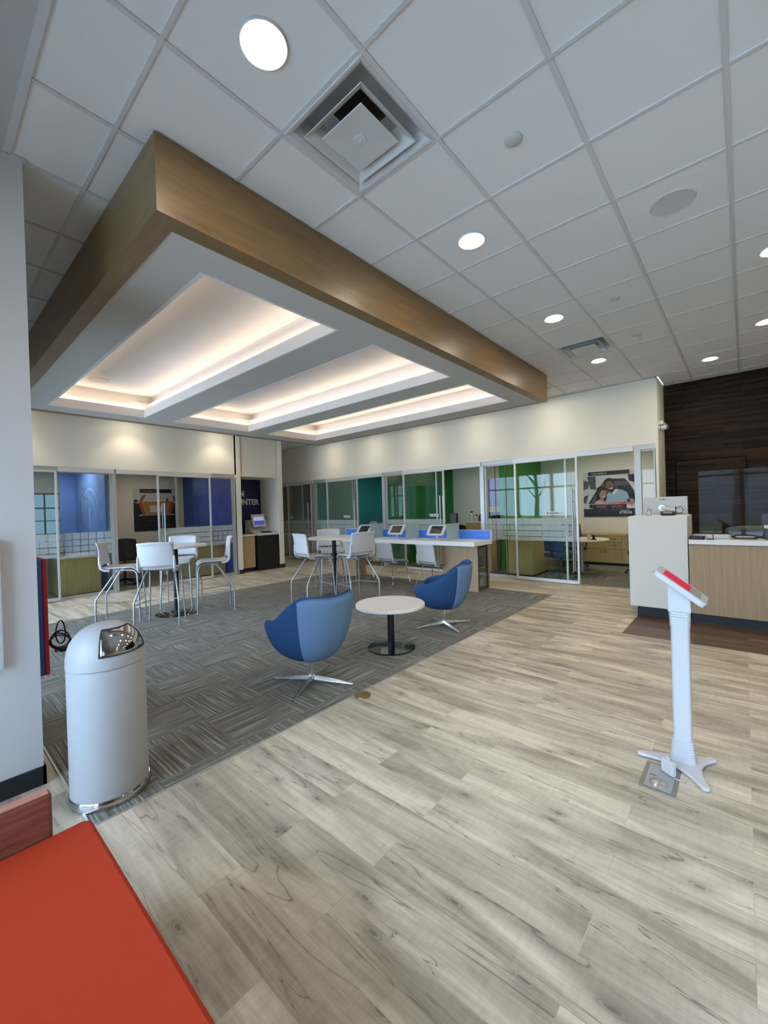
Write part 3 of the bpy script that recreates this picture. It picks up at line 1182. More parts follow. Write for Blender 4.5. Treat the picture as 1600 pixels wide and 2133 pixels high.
for lab, loc in (('white round sprinkler cover on the tile between diffuser and speaker', (-0.94, 2.28, ZC + 0.004)),
                 ('white round sprinkler cover mid ceiling right of the second downlight row', (-0.95, 4.73, ZC + 0.004)),
                 ('small white sprinkler cover near the far square vent', (-0.96, 5.94, ZC + 0.004)),
                 ('small sprinkler cover between the far downlight and the dark wall', (-0.35, 8.35, ZC + 0.004))):
    disc('sprinkler_cover', lab, 'sprinkler cover', loc, 0.05, MT['lightgrey'], 'ceiling sprinkler covers')
CZ = ZS + 0.400
for lab, loc in (('small sprinkler cover in the near coffer at its right end', (-3.22, 1.84, CZ)),
                 ('small sprinkler cover in the middle coffer at its right end', (-3.22, 3.68, CZ)),
                 ('small sprinkler cover in the near coffer beside the speaker ring', (-6.7, 1.80, CZ)),
                 ('small sprinkler cover in the middle coffer at its far left end', (-6.7, 3.66, CZ))):
    disc('sprinkler_cover', lab, 'sprinkler cover', loc, 0.045, MT['coffer'], 'coffer sprinkler covers')


def speaker(label, loc):
    t_ = thing('ceiling_speaker', label, 'speaker', loc)
    MB().lathe([(0.112, -0.004), (0.128, -0.006), (0.135, 0.0), (0.135, 0.004)], 40).build('rim', MT['lightgrey'], t_, smooth=40)
    MB().lathe([(0.0, -0.004), (0.112, -0.003)], 40).build('grille', MT['speaker'], t_)
    return t_


speaker('grey round ceiling speaker on a tile at upper right', (-0.335, 3.51, ZC + 0.004))
speaker('round ceiling speaker at the far left end of the near coffer', (-7.1, 1.86, CZ))
t_ = thing('smoke_detector', 'white smoke detector dome in the middle coffer', 'smoke detector', (-5.0, 3.68, CZ))
MB().lathe([(0.0, -0.020), (0.055, -0.020), (0.062, -0.010), (0.062, 0)], 32).build('base', MT['white'], t_, smooth=40)
MB().lathe([(0.0, -0.05), (0.03, -0.045), (0.045, -0.03), (0.05, -0.02)], 32).build('sensor_dome', MT['white'], t_, smooth=50)

# ================================================================== NEAR LEFT
# trash can
tc_ = thing('trash_can', 'white bullet shaped trash can with a chrome flap beside the left column', 'trash can', (-2.695, 0.70, 0), R(17))
RT = 0.185
MB().lathe([(RT + 0.002, 0.0), (RT + 0.008, 0.004), (RT + 0.009, 0.04), (RT + 0.003, 0.05), (RT, 0.05)], 64).build('base_ring', MT['chrome'], tc_, smooth=35)
MB().lathe([(RT - 0.002, 0.045), (RT, 0.05), (RT, 0.715), (RT - 0.004, 0.72)], 64).build('body', MT['trash'], tc_, smooth=35)


def dome(a):   # a: 0 at the seam, pi/2 at the top
    return (RT + 0.002) * math.cos(a) ** 0.75 if a < PI / 2 - 1e-6 else 0.0, 0.755 + 0.185 * math.sin(a) ** 1.05


prof = [(RT - 0.003, 0.722), (RT + 0.002, 0.724), (RT + 0.002, 0.755)] + [dome(PI / 2 * k / 16) for k in range(1, 17)]
MB().lathe(prof, 64).build('lid', MT['trash'], tc_, smooth=50)
fl = MB()


def flap(u, v, off=0.0025):
    az = R(-42 + 84 * u)
    a = R(13 + 50 * v)
    r_, z_ = dome(a)
    # push outwards
    return ((r_ + off * math.cos(a)) * math.cos(az), (r_ + off * math.cos(a)) * math.sin(az), z_ + off * math.sin(a))


fl.grid(lambda u, v: flap(u, v), 20, 12)
fl.build('flap', MT['chrome'], tc_, smooth=60, solid=0.003, soff=-1)
fl = MB()
edge = [flap(k / 20, 0, 0.002) for k in range(21)] + [flap(1, k / 12, 0.002) for k in range(1, 13)] + \
       [flap(1 - k / 20, 1, 0.002) for k in range(1, 21)] + [flap(0, 1 - k / 12, 0.002) for k in range(1, 12)]
fl.tube(edge, 0.0035, 6, closed=True)
fl.build('flap_gap_shade', MT['darkgrey'], tc_, smooth=60)  # dark tube stands for the shaded gap around the flap

# bench
bn = thing('bench', 'orange red vinyl bench seat with a reddish wood end panel at lower left', 'bench', (-1.80, 0.10, 0))
st = MB()
st.prism(rr(1.30, 0.62, 0.035, 5, 0.655, -0.01), 0.36, 0.45)
st.build('seat', MT['redvinyl'], bn, bevel=0.014, smooth=40)
MB().box(0.01, 1.28, -0.30, 0.27, 0.30, 0.36).build('seat_frame', MT['cherry'], bn)
ep = MB()
ep.box(-0.045, 0.0, -0.32, 0.195, 0.0, 0.588)
ep.build('end_panel', MT['cherry'], bn, bevel=0.012)
MB().box(-0.043, -0.002, -0.31, 0.185, 0.587, 0.591).build('end_panel_edge', MT['cherry_top'], bn)
for x in (0.25, 1.1):
    MB().box(x, x + 0.05, -0.25, 0.22, 0, 0.30).build('leg', MT['cherry'], bn)

# white board on the column, blue and red lightbox behind the column with its cable
wb = MB().box(-3.07, -3.03, -0.45, 0.315, 0.715, 1.42).build('wall_board', MT['white'], bevel=0.004)
tag(wb, 'white board on the left column face cut by the frame edge', 'wall board')
bn2 = thing('display_box', 'slim blue display box with a red front edge hung behind the left column', 'display', (-3.62, 0.53, 0.55))
MB().box(-0.32, 0.32, -0.045, 0.0, 0.0, 0.72).build('case', MT['bannerblue'], bn2, bevel=0.004)
MB().box(-0.325, 0.325, 0.0, 0.022, 0.0, 0.725).build('front_face', MT['bannerred'], bn2, bevel=0.004)
cb = thing('cable_coil', 'coiled black cable dangling beside the blue and red display box', 'cable', (-3.42, 0.575, 0.70))
b = MB()
for k, (rx, rz_, cz, tilt) in enumerate(((0.05, 0.055, 0.03, 0.3), (0.060, 0.045, 0.01, -0.5), (0.045, 0.06, 0.02, 0.9), (0.025, 0.075, 0.08, 0.0))):
    pts = []
    for q_ in range(24):
        a = 2 * PI * q_ / 24
        dx, dz = rx * math.cos(a), rz_ * math.sin(a)
        pts.append((0.006 * k - 0.01 * math.sin(2 * a), 0.055 + dx * math.cos(tilt) - dz * math.sin(tilt), cz + dx * math.sin(tilt) + dz * math.cos(tilt)))
    b.tube(pts, 0.0045, 6, closed=True)
b.tube([(0.0, -0.03, 0.02), (0.0, 0.0, 0.03), (0, 0.03, 0.06), (0, 0.06, 0.09)], 0.0045, 6)
b.build('cord', MT['rubber'], cb, smooth=60)
MB().box(-0.012, 0.016, 0.05, 0.115, -0.055, -0.03).build('plug', MT['black'], cb, bevel=0.004)
MB().box(-0.01, 0.012, 0.025, 0.05, -0.048, -0.03).build('plug_tip', MT['orangefoam'], cb, bevel=0.003)


# ================================================================== LOUNGE SET
def interp(keys, x):
    for (a, va), (b_, vb) in zip(keys, keys[1:]):
        if x <= b_:
            t__ = (x - a) / (b_ - a)
            return va + (vb - va) * t__
    return keys[-1][1]


def smooth_interp(keys, x):
    tot = 0
    for k in range(-6, 7):
        xx = abs(x + k * 3.0)
        xx = 360 - xx if xx > 180 else xx
        tot += interp(keys, xx) * (7 - abs(k))
    return tot / 49


RIM = [(0, 0.785), (25, 0.80), (44, 0.81), (58, 0.765), (80, 0.64), (100, 0.575), (122, 0.555), (140, 0.54), (156, 0.46), (180, 0.415)]
RAD = [(0, 0.355), (40, 0.385), (70, 0.365), (100, 0.36), (135, 0.415), (180, 0.335)]


def shell_pt(th_, v, off=0.0):
    d = abs(th_)
    zr = smooth_interp(RIM, d)
    rr_ = smooth_interp(RAD, d)
    z0 = 0.225
    a = v * PI / 2
    r_ = rr_ * (0.28 + 0.72 * math.sin(a) ** 0.85) if v > 0 else rr_ * 0.28
    # wall keeps leaning outwards towards the rim
    r_ *= 0.90 + 0.10 * v
    z_ = z0 + (zr - z0) * (0.25 * v * v + 0.75 * (1 - math.cos(a)))
    r_ += off
    an = PI + R(th_)
    return (r_ * math.cos(an), r_ * math.sin(an), z_)


def lounge(label, loc, rz, star):
    t_ = thing('lounge_chair', label, 'chair', loc, rz, group='blue swivel lounge chairs')
    b = MB()
    b.grid(lambda u, v: shell_pt(-180 + 360 * u, v), 60, 16, wrapu=True)
    bot = [shell_pt(-180 + 360 * k / 60, 0) for k in range(60)]
    b.add(bot, [tuple(range(60))[::-1]])
    b.build('shell', MT['navyfab'], t_, smooth=60, solid=0.045, soff=-1)
    b = MB()
    b.grid(lambda u, v: shell_pt(-50 + 100 * u, 0.12 + 0.88 * v, 0.008), 24, 16)
    b.grid(lambda u, v: (lambda p, q_: tuple(p[i] + (q_[i] - p[i]) * v for i in range(3)))(
        shell_pt(-50 + 100 * u, 1.0, 0.008), (lambda s: (s[0] * 0.87, s[1] * 0.87, s[2] + 0.006))(shell_pt(-50 + 100 * u, 1.0, 0.0))), 24, 2)
    b.build('back_panel', MT['bluefab'], t_, smooth=60, solid=0.006, soff=1)
    # welt along the rim
    b = MB()
    pts = []
    for k in range(72):
        p = shell_pt(-180 + 360 * k / 72, 1.0)
        pts.append((p[0] * 0.935, p[1] * 0.935, p[2]))
    b.tube(pts, 0.022, 8, closed=True)
    b.build('rim', MT['navyfab'], t_, smooth=60)
    b = MB()
    b.lathe([(0.0, 0.435), (0.14, 0.433), (0.21, 0.422), (0.245, 0.40), (0.235, 0.37), (0.18, 0.345), (0, 0.34)], 40)
    b.build('seat_cushion', MT['bluefab'], t_, smooth=60)
    b = MB()
    b.lathe([(0.0, 0.024), (0.035, 0.026), (0.034, 0.055), (0.021, 0.07), (0.021, 0.235), (0.0, 0.235)], 24)
    b.build('post', MT['polished'], t_, smooth=40)
    for k in range(4):
        a = star + k * PI / 2 - rz
        T = Matrix.Rotation(a, 4, 'Z')
        b = MB()
        vs = [(0.015, -0.020, 0.025), (0.015, 0.020, 0.025), (0.015, 0.012, 0.062), (0.015, -0.012, 0.062),
              (0.385, -0.010, 0.004), (0.385, 0.010, 0.004), (0.385, 0.007, 0.014), (0.385, -0.007, 0.014)]
        b.add(vs, [(0, 1, 2, 3)[::-1], (4, 5, 6, 7), (0, 4, 7, 3), (1, 2, 6, 5), (3, 7, 6, 2), (0, 1, 5, 4)], 0, T)
        b.build('leg', MT['polished'], t_, bevel=0.002)
        b = MB().cyl(0.009, 0.0, 0.006, 12, T=T @ Matrix.Translation((0.375, 0, 0)))
        b.build('glide', MT['black'], t_)
    return t_


lounge('nearest blue swivel lounge chair seen from behind, beside the white coffee table', (-2.935, 2.32, 0.004), R(176), R(27))
lounge('farther blue swivel lounge chair seen from the side, before the long white counter', (-2.95, 4.50, 0.004), R(200), R(60))

ct = thing('coffee_table', 'low round white topped table on a black disc base between blue chairs', 'table', (-2.945, 3.43, 0.004))
MB().lathe([(0, 0.455), (0.372, 0.455), (0.378, 0.46), (0.378, 0.485), (0.372, 0.490), (0, 0.490)], 64).build('tabletop', MT['whitelam'], ct, smooth=35)
MB().lathe([(0.038, 0.02), (0.038, 0.455)], 28).build('post', MT['blackmetal'], ct, smooth=35)
MB().lathe([(0, 0), (0.262, 0), (0.262, 0.008), (0.255, 0.013), (0.06, 0.022), (0, 0.022)], 56).build('base', MT['blackgloss'], ct, smooth=30)


def bar_table(label, loc):
    t_ = thing('bar_table', label, 'table', loc, group='round bar height tables')
    MB().lathe([(0, 1.025), (0.445, 1.025), (0.452, 1.03), (0.452, 1.055), (0.445, 1.060), (0, 1.060)], 64).build('tabletop', MT['whitelam'], t_, smooth=35)
    MB().lathe([(0.038, 0.015), (0.038, 1.025)], 28).build('post', MT['blackmetal'], t_, smooth=35)
    MB().lathe([(0, 0), (0.30, 0), (0.30, 0.008), (0.29, 0.013), (0.06, 0.022), (0, 0.022)], 56).build('base', MT['blackgloss'], t_, smooth=30)
    return t_


bar_table('white round bar table in front of the blue glass offices', (-6.70, 2.70, 0.004))
bar_table('white round bar table nearer the long counter with tablets', (-5.48, 4.91, 0.004))


def seat_shell(t_, zs, zt, m_, w_=0.225):
    """white polymer shell: dished seat, two uprights, a curved back with an open slot below it"""
    b = MB()

    def seat(u, v):
        y = (u - 0.5) * 2 * w_ * (0.93 + 0.07 * v)
        x = -0.20 + 0.44 * v
        z = zs + 0.012 * (abs(2 * u - 1) ** 2) - 0.055 * max(0, (v - 0.82) / 0.18) ** 2 + 0.02 * max(0, (0.2 - v) / 0.2) ** 2
        return (x, y, z)
    b.grid(seat, 12, 14)
    b.build('seat', m_, t_, smooth=60, solid=0.018, soff=-1)
    b = MB()

    def back(u, v):
        s = 2 * u - 1
        y = s * w_ * 1.0
        z = zs + 0.058 + (zt - zs - 0.058) * v - 0.012 * (s * s) * v
        x = -0.235 - 0.035 * v + 0.035 * s * s - 0.02 * max(0, (v - 0.85) / 0.15) ** 2
        return (x, y, z)
    b.grid(back, 14, 12)
    b.build('backrest', m_, t_, smooth=60, solid=0.016, soff=0)
    for s in (-1, 1):
        b = MB()
        y = s * w_
        pts = [(-0.10, y, zs - 0.012), (-0.17, y, zs - 0.004), (-0.205, y, zs + 0.03), (-0.215, y, zs + 0.10), (-0.222, y, zs + 0.20)]
        b.tube(pts, [0.016, 0.019, 0.021, 0.019, 0.012], 8)
        b.build('back_upright', m_, t_, smooth=60)


def bar_stool(label, loc, rz):
    t_ = thing('bar_stool', label, 'bar stool', loc, rz, group='white bar stools')
    seat_shell(t_, 0.775, 1.165, MT['white'])
    for s in (-1, 1):
        b = MB()
        pts = [(-0.05, s * 0.17, 0.748), (0.12, s * 0.18, 0.752), (0.19, s * 0.195, 0.745), (0.225, s * 0.205, 0.715), (0.238, s * 0.21, 0.66), (0.265, s * 0.24, 0.0)]
        b.tube(pts, 0.0115, 10)
        b.build('leg', MT['silver'], t_, smooth=50)
        b = MB()
        pts = [(0.02, s * 0.17, 0.748), (-0.04, s * 0.19, 0.72), (-0.255, s * 0.27, 0.385), (-0.268, s * 0.275, 0.345), (-0.27, s * 0.275, 0.0)]
        b.tube(pts, 0.0115, 10)
        b.build('leg', MT['silver'], t_, smooth=50)
        b = MB().tube([(0.252, s * 0.226, 0.30), (-0.27, s * 0.275, 0.33)], 0.007, 8)
        b.build('stretcher', MT['silver'], t_, smooth=50)
    MB().tube([(0.252, -0.226, 0.30), (0.252, 0.226, 0.30)], 0.008, 8).build('foot_rail', MT['silver'], t_, smooth=50)
    return t_


s0 = bar_stool('white bar stool left of the table by the blue offices', (-6.95, 2.03, 0.004), R(62))
copy_tree(s0, (-6.20, 2.30, 0.004), R(145), 'white bar stool with its back to the camera at the table by the blue offices')
copy_tree(s0, (-6.395, 3.16, 0.004), R(-112), 'white bar stool seen side on, right of the table by the blue offices')
copy_tree(s0, (-7.20, 2.97, 0.004), R(-37), 'white bar stool behind the table by the blue offices')
copy_tree(s0, (-5.39, 4.36, 0.004), R(80), 'white bar stool left of the table near the long counter')
copy_tree(s0, (-4.84, 4.80, 0.004), R(168), 'white bar stool with its back turned, right of the table near the long counter')
copy_tree(s0, (-5.98, 5.28, 0.004), R(-32), 'white bar stool behind the table near the long counter')

# ================================================================== LONG COUNTER WITH TABLETS
DZ = 0.905
dk = thing('service_counter', 'long white topped counter with pale oak ends and a blue tiled upstand', 'counter', (-5.4, 6.65, 0))
cx = 5.4
MB().box(-7.35 + cx, -3.50 + cx, -0.32, 0.33, 0.83, DZ).build('worktop', MT['whitelam'], dk, bevel=0.004)
up_ = MB().box(-7.35 + cx, -3.50 + cx, 0.33, 0.36, 0.83, 1.08).build('upstand', MT['white'], dk)
MB().box(-7.33 + cx, -3.52 + cx, 0.325, 0.331, DZ + 0.005, 1.072).build('tile_panel', MT['bluetile'], up_)
pd = MB()
pd.box(-4.30 + cx, -3.57 + cx, -0.09, -0.065, 0.0, 0.83)
pd.box(-4.30 + cx, -4.275 + cx, -0.065, 0.35, 0.0, 0.83)
pd.box(-4.275 + cx, -3.585 + cx, 0.325, 0.35, 0.0, 0.83)
pd.box(-4.275 + cx, -3.60 + cx, -0.065, 0.325, 0.0, 0.04)
pd.box(-4.275 + cx, -3.60 + cx, -0.065, 0.325, 0.40, 0.42)
ped = pd.build('pedestal', MT['pale_oak_z'], dk, bevel=0.002)
MB().box(-3.585 + cx, -3.57 + cx, 0.325, 0.36, 0.0, 0.83).build('end_stile', MT['pale_oak_z'], dk)
dd = MB()
x0, x1 = -3.595 + cx, -3.575 + cx
dd.box(x0, x1, -0.055, -0.025, 0.03, 0.80)
dd.box(x0, x1, 0.285, 0.315, 0.03, 0.80)
dd.box(x0, x1, -0.025, 0.285, 0.03, 0.06)
dd.box(x0, x1, -0.025, 0.285, 0.77, 0.80)
dfr = dd.build('cabinet_door', MT['darkgrey'], dk)
MB().box(x0 + 0.006, x1 - 0.006, -0.025, 0.285, 0.06, 0.77).build('door_glass', MT['glass'], dfr)
MB().box(-4.27 + cx, -3.62 + cx, -0.06, 0.32, 0.421, 0.424).build('shelf_liner', MT['darkgrey'], dk)
pd = MB()
pd.box(-7.33 + cx, -6.72 + cx, 0.03, 0.055, 0, 0.83)
pd.box(-7.33 + cx, -7.305 + cx, 0.055, 0.35, 0, 0.83)
pd.box(-6.745 + cx, -6.72 + cx, 0.055, 0.35, 0, 0.83)
pd.build('pedestal', MT['pale_oak_z'], dk, bevel=0.002)
# computer gear inside the glass fronted end
pc = thing('network_box', 'black boxed equipment behind the counter glass door', 'electronics', (-3.95, 6.80, 0.04))
MB().box(-0.25, 0.30, -0.12, 0.12, 0.001, 0.22).build('case', MT['black'], pc, bevel=0.004)
MB().box(0.30, 0.305, -0.09, 0.09, 0.04, 0.16).build('vent_panel', MT['grey'], pc)

for lab, x in (('frosted divider on the counter nearest its oak glass cabinet end', -4.17),
               ('frosted divider on the counter between the two nearer tablets', -5.13),
               ('frosted divider on the counter between the two farther tablets', -6.12)):
    o = MB().box(-0.005, 0.005, -0.13, 0.31, 0.001, 0.31).build('privacy_screen', MT['frostdiv'], bevel=0.002)
    o.location = (x, 6.66, DZ)
    tag(o, lab, 'divider', 'frosted counter dividers')


def tablet(label, loc, rz):
    t_ = thing('tablet_stand', label, 'tablet', loc, rz, group='counter tablets')
    MB().prism(rr(0.26, 0.19, 0.02), 0.001, 0.012).build('base_plate', MT['white'], t_, bevel=0.002)
    MB().tube([(0, 0.03, 0.01), (0, 0.04, 0.10), (0, 0.03, 0.15)], 0.018, 12).build('neck', MT['white'], t_, smooth=50)
    T = Matrix.Translation((0, 0.015, 0.185)) @ Matrix.Rotation(R(48), 4, 'X')
    b = MB()
    # four-cornered flared bezel
    b.prism(rr(0.37, 0.255, 0.045), -0.012, 0.012, T=T)
    h = b.build('bezel', MT['white'], t_, bevel=0.004, smooth=40)
    MB().prism(rr(0.245, 0.18, 0.004), 0.012, 0.0135, T=T).build('screen', MT['screen'], t_)
    return t_


t0 = tablet('white framed tablet on the counter nearest its oak end', (-4.45, 6.60, DZ), R(6))
copy_tree(t0, (-5.44, 6.60, DZ), R(6), 'white framed tablet in the middle of the long counter')
copy_tree(t0, (-6.36, 6.60, DZ), R(6), 'white framed tablet at the far left of the long counter')


def desk_chair(label, loc, rz):
    t_ = thing('counter_chair', label, 'chair', loc, rz, group='white chairs along the long counter')
    seat_shell(t_, 0.455, 0.84, MT['white'])
    for s in (-1, 1):
        pts = [(-0.03, s * 0.18, 0.435), (-0.10, s * 0.21, 0.40), (-0.255, s * 0.255, 0.02), (-0.245, s * 0.255, 0.008), (0.225, s * 0.255, 0.008), (0.24, s * 0.255, 0.03), (0.17, s * 0.20, 0.40), (0.10, s * 0.18, 0.435)]
        MB().tube(pts, 0.0065, 8).build('sled_leg', MT['chrome'], t_, smooth=50)
    MB().box(-0.12, 0.16, -0.19, 0.19, 0.425, 0.438).build('seat_pan', MT['grey'], t_, bevel=0.003)
    return t_


d0 = desk_chair('white sled base chair at the counter nearest its oak end', (-4.46, 6.50, 0.004), R(82))
copy_tree(d0, (-5.48, 6.50, 0.004), R(84), 'white sled base chair at the counter middle behind a bar stool')
copy_tree(d0, (-6.50, 6.52, 0.004), R(80), 'white sled base chair at the counter far left, mostly hidden by bar stools')

# ================================================================== KIOSK, FLOOR BOXES
ks = thing('tablet_kiosk', 'white floor standing tablet kiosk with a red screen', 'kiosk', (-0.293, 2.905, 0))
b = MB()
tips = [((-0.225, -0.065), 0.020), ((0.140, 0.115), 0.018), ((0.125, -0.235), 0.024)]


def leg_outline():
    pts = []
    order = [2, 1, 0]
    cen = Vector((0, 0))
    tip = [Vector(t__[0]) for t__ in tips]
    tip.sort(key=lambda p: math.atan2(p.y, p.x))
    n = len(tip)
    for k in range(n):
        a, c_ = tip[k], tip[(k + 1) % n]
        da, dc = a.normalized(), c_.normalized()
        pa = Vector((-da.y, da.x))
        pc_ = Vector((-dc.y, dc.x))
        for q_ in (-70, -35, 0, 35, 70):
            an = R(q_)
            pts.append(a + da * 0.024 * math.cos(an) + pa * 0.024 * math.sin(an))
        s_ = a + pa * 0.026
        e_ = c_ - pc_ * 0.026
        mid = (da + dc)
        mid = mid.normalized() * 0.052 if mid.length > 0.2 else pa * 0.052
        for q_ in range(1, 10):
            u = q_ / 10
            pts.append(s_ * (1 - u) ** 2 + mid * 2 * u * (1 - u) * 0.9 + e_ * u * u)
    return [(p.x, p.y) for p in pts]


b.prism([(x * 0.90, y * 0.90) for x, y in leg_outline()], 0.003, 0.022)
b.build('base', MT['white'], ks, bevel=0.007, smooth=40)
pz = [(0.05, 0.035)]
b = MB()
n_ = 9
for k in range(n_):
    z = 0.022 + k * 0.0135
    w_ = 0.126 - 0.026 * k / n_
    b.prism(rr(w_, w_ * 0.70, 0.022), z, z + 0.0115)
    b.prism(rr(w_ - 0.006, w_ * 0.70 - 0.006, 0.02), z + 0.0115, z + 0.0135)
b.build('base_collar', MT['white'], ks, smooth=40)
b = MB().prism(rr(0.090, 0.066, 0.018), 0.02, 0.885)
b.build('post', MT['white'], ks, smooth=40)
b = MB()
for k in range(6):
    z = 0.795 + k * 0.0145
    w_ = 0.096 + 0.008 * k / 6
    b.prism(rr(w_, w_ * 0.72, 0.02), z, z + 0.0125)
    b.prism(rr(w_ - 0.006, w_ * 0.72 - 0.006, 0.02), z + 0.0125, z + 0.0145)
b.build('head_collar', MT['white'], ks, smooth=40)
# head bracket: wedge under the sloped tablet
Kt = Matrix.Rotation(R(1), 4, 'Z')
b = MB()
vs = [(-0.055, -0.040, 0.88), (0.055, -0.040, 0.88), (0.055, -0.040, 0.985), (-0.055, -0.040, 1.062),
      (-0.055, 0.040, 0.88), (0.055, 0.040, 0.88), (0.055, 0.040, 0.985), (-0.055, 0.040, 1.062)]
b.add(vs, [(0, 1, 2, 3), (4, 7, 6, 5), (0, 3, 7, 4), (1, 5, 6, 2), (2, 6, 7, 3), (0, 4, 5, 1)], 0, Kt)
b.build('head_bracket', MT['white'], ks, bevel=0.006)
T = Kt @ Matrix.Translation((0.006, 0, 1.028)) @ Matrix.Rotation(R(37), 4, 'Y')
b = MB().prism(rr(0.290, 0.225, 0.03), -0.016, 0.015, T=T)
en = b.build('tablet_enclosure', MT['white'], ks, bevel=0.005, smooth=40)
M_RED = emis('red_screen', hx('c2103c'), 0.40)
b = MB().box(-0.105, 0.045, -0.082, 0.082, 0.0151, 0.0162, T=T)
b.build('screen', M_RED, ks)
b = MB().box(0.045, 0.105, -0.082, 0.082, 0.0151, 0.0162, T=T)
b.build('screen_footer', MT['grey'], ks)
b = MB()
b.box(-0.1465, -0.142, -0.084, -0.045, -0.011, 0.004, T=T)
b.box(0.142, 0.1465, -0.084, -0.045, -0.011, 0.004, T=T)
b.build('end_cap', MT['black'], ks)

fb = thing('floor_outlet', 'square metal floor outlet box beside the kiosk foot', 'floor outlet', (-0.375, 2.665, 0))
MB().box(-0.082, 0.082, -0.138, 0.138, 0.0, 0.004).build('cover_plate', mat('outlet_metal', '86847f', 0.45, 0.6), fb, bevel=0.002)
MB().box(-0.062, 0.062, -0.118, 0.118, 0.004, 0.006).build('insert', MT['grey'], fb, bevel=0.001)
MB().lathe([(0, 0.010), (0.02, 0.0105), (0.024, 0.009), (0.040, 0.009), (0.044, 0.006)], 32, T=Matrix.Translation((0.0, -0.06, 0))).build('round_cap', MT['steel'], fb, smooth=40)
MB().box(-0.05, -0.02, 0.00, 0.004, 0.006, 0.0072).build('slot', MT['black'], fb)
pa = thing('power_adapter', 'white power adapter with its cord plugged into the floor outlet', 'charger', (-0.345, 2.725, 0.008), R(-35))
MB().box(-0.036, 0.036, -0.014, 0.014, 0.002, 0.076).build('brick', MT['white'], pa, bevel=0.005)
MB().box(-0.008, 0.008, -0.006, 0.006, 0.076, 0.094).build('plug', MT['lightgrey'], pa)
b = MB()
b.tube([(0.0, 0.0, 0.090), (-0.005, 0.02, 0.098), (-0.03, 0.05, 0.05), (-0.07, 0.07, 0.012), (-0.10, 0.10, 0.002), (-0.04, 0.12, 0.0), (0.02, 0.11, 0.0), (0.06, 0.06, 0.0), (0.075, 0.02, 0.0), (0.05, -0.005, 0.0), (0.02, 0.005, 0.0)], 0.0025, 6)
b.build('cord', MT['white'], pa, smooth=60)
o = MB().lathe([(0, 0.007), (0.058, 0.007), (0.064, 0.005), (0.066, 0.0)], 40).build('floor_outlet_cover', MT['brass'], smooth=35)
o.location = (-2.385, 2.395, 0.004)
tag(o, 'round brass floor outlet cover at the carpet edge', 'floor outlet')

# ================================================================== TELLER LINE
bk = thing('counter_pillar', 'tall white block ending the teller counter', 'counter', (-0.86, 6.60, 0))
MB().box(-0.32, 0.32, -0.28, 0.35, 0.135, 1.325).build('body', MT['whitelamgrey'], bk, bevel=0.006)
MB().box(-0.245, 0.32, -0.22, 0.33, 0, 0.135).build('toe_kick', MT['rubber'], bk)
tl = thing('teller_counter', 'long pale oak fronted teller counter with white top', 'counter', (2.7, 6.70, 0))
MB().box(-3.23, 3.2, -0.365, -0.335, 0.12, 0.965).build('front_panel', MT['pale_oak_z'], tl)
MB().box(-3.23, 3.2, -0.335, 0.36, 0.12, 0.86).build('carcass', MT['maple_z'], tl)
MB().box(-3.23, 3.2, -0.385, 0.05, 0.972, 1.03).build('worktop', MT['whitelam'], tl, bevel=0.004)
MB().box(-3.23, 3.2, 0.052, 0.06, 0.86, 1.02).build('ledge_back', MT['whitelam'], tl)
MB().box(-3.22, 3.2, -0.30, 0.30, 0, 0.12).build('toe_kick', MT['rubber'], tl)
MB().box(-3.23, 3.2, 0.06, 0.75, 0.82, 0.86).build('work_surface', MT['whitelam'], tl)
# things on the pillar and counter
mo = thing('monitor', 'white backed computer monitor on a swing arm behind the white block', 'monitor', (-0.84, 7.06, 0.86))
MB().box(-0.27, 0.25, -0.02, 0.02, 0.38, 0.715).build('screen_back', MT['lightgrey'], mo, bevel=0.006)
MB().box(-0.262, 0.242, 0.02, 0.022, 0.39, 0.705).build('screen', MT['screen'], mo)
MB().box(-0.10, 0.03, -0.0215, -0.02, 0.615, 0.622).build('vent_slot', MT['white'], mo)
MB().box(-0.07, 0.00, -0.0215, -0.02, 0.675, 0.685).build('badge', MT['darkgrey'], mo)
T = Matrix.Translation((-0.045, -0.02, 0.56)) @ Matrix.Rotation(R(90), 4, 'X')
MB().cyl(0.045, 0, 0.025, 24, T=T).build('mount_plate', MT['steel'], mo, smooth=40)
MB().tube([(-0.045, -0.05, 0.56), (0.10, -0.07, 0.525), (0.235, -0.09, 0.485)], [0.022, 0.024, 0.022], 12).build('arm', MT['white'], mo, smooth=50)
MB().tube([(0.235, -0.09, 0.485), (0.262, -0.02, 0.44), (0.262, 0.0, 0.0)], 0.02, 12).build('arm_post', MT['lightgrey'], mo, smooth=50)
MB().tube([(0.13, -0.09, 0.55), (0.18, -0.11, 0.58), (0.21, -0.11, 0.53), (0.19, -0.115, 0.485), (0.12, -0.11, 0.475)], 0.004, 6).build('cable', MT['rubber'], mo, smooth=50)
PT = 1.325
bo = thing('sanitizer_bottle', 'clear pump bottle standing on the white block', 'bottle', (-0.965, 6.52, PT))
MB().lathe([(0, 0.001), (0.022, 0.001), (0.024, 0.005), (0.024, 0.075), (0.010, 0.095), (0, 0.095)], 20).build('body', glass_mat('bottle_plastic', (0.9, 0.93, 0.95), 1.4, 1.5, 0.05), bo, smooth=40)
b = MB().cyl(0.011, 0.095, 0.115, 14)
b.tube([(0, 0, 0.115), (0, 0, 0.135), (-0.025, 0, 0.135)], 0.005, 8)
b.build('pump', MT['white'], bo, smooth=40)
MB().lathe([(0.0245, 0.02), (0.0245, 0.055)], 20).build('label', MT['lightgrey'], bo, smooth=40)
sp_ = thing('signature_pad', 'dark signature pad with a pale screen and stylus on the white block', 'signature pad', (-0.76, 6.52, PT), R(10))
Tp = Matrix.Translation((0, 0, 0.016)) @ Matrix.Rotation(R(13), 4, 'X')
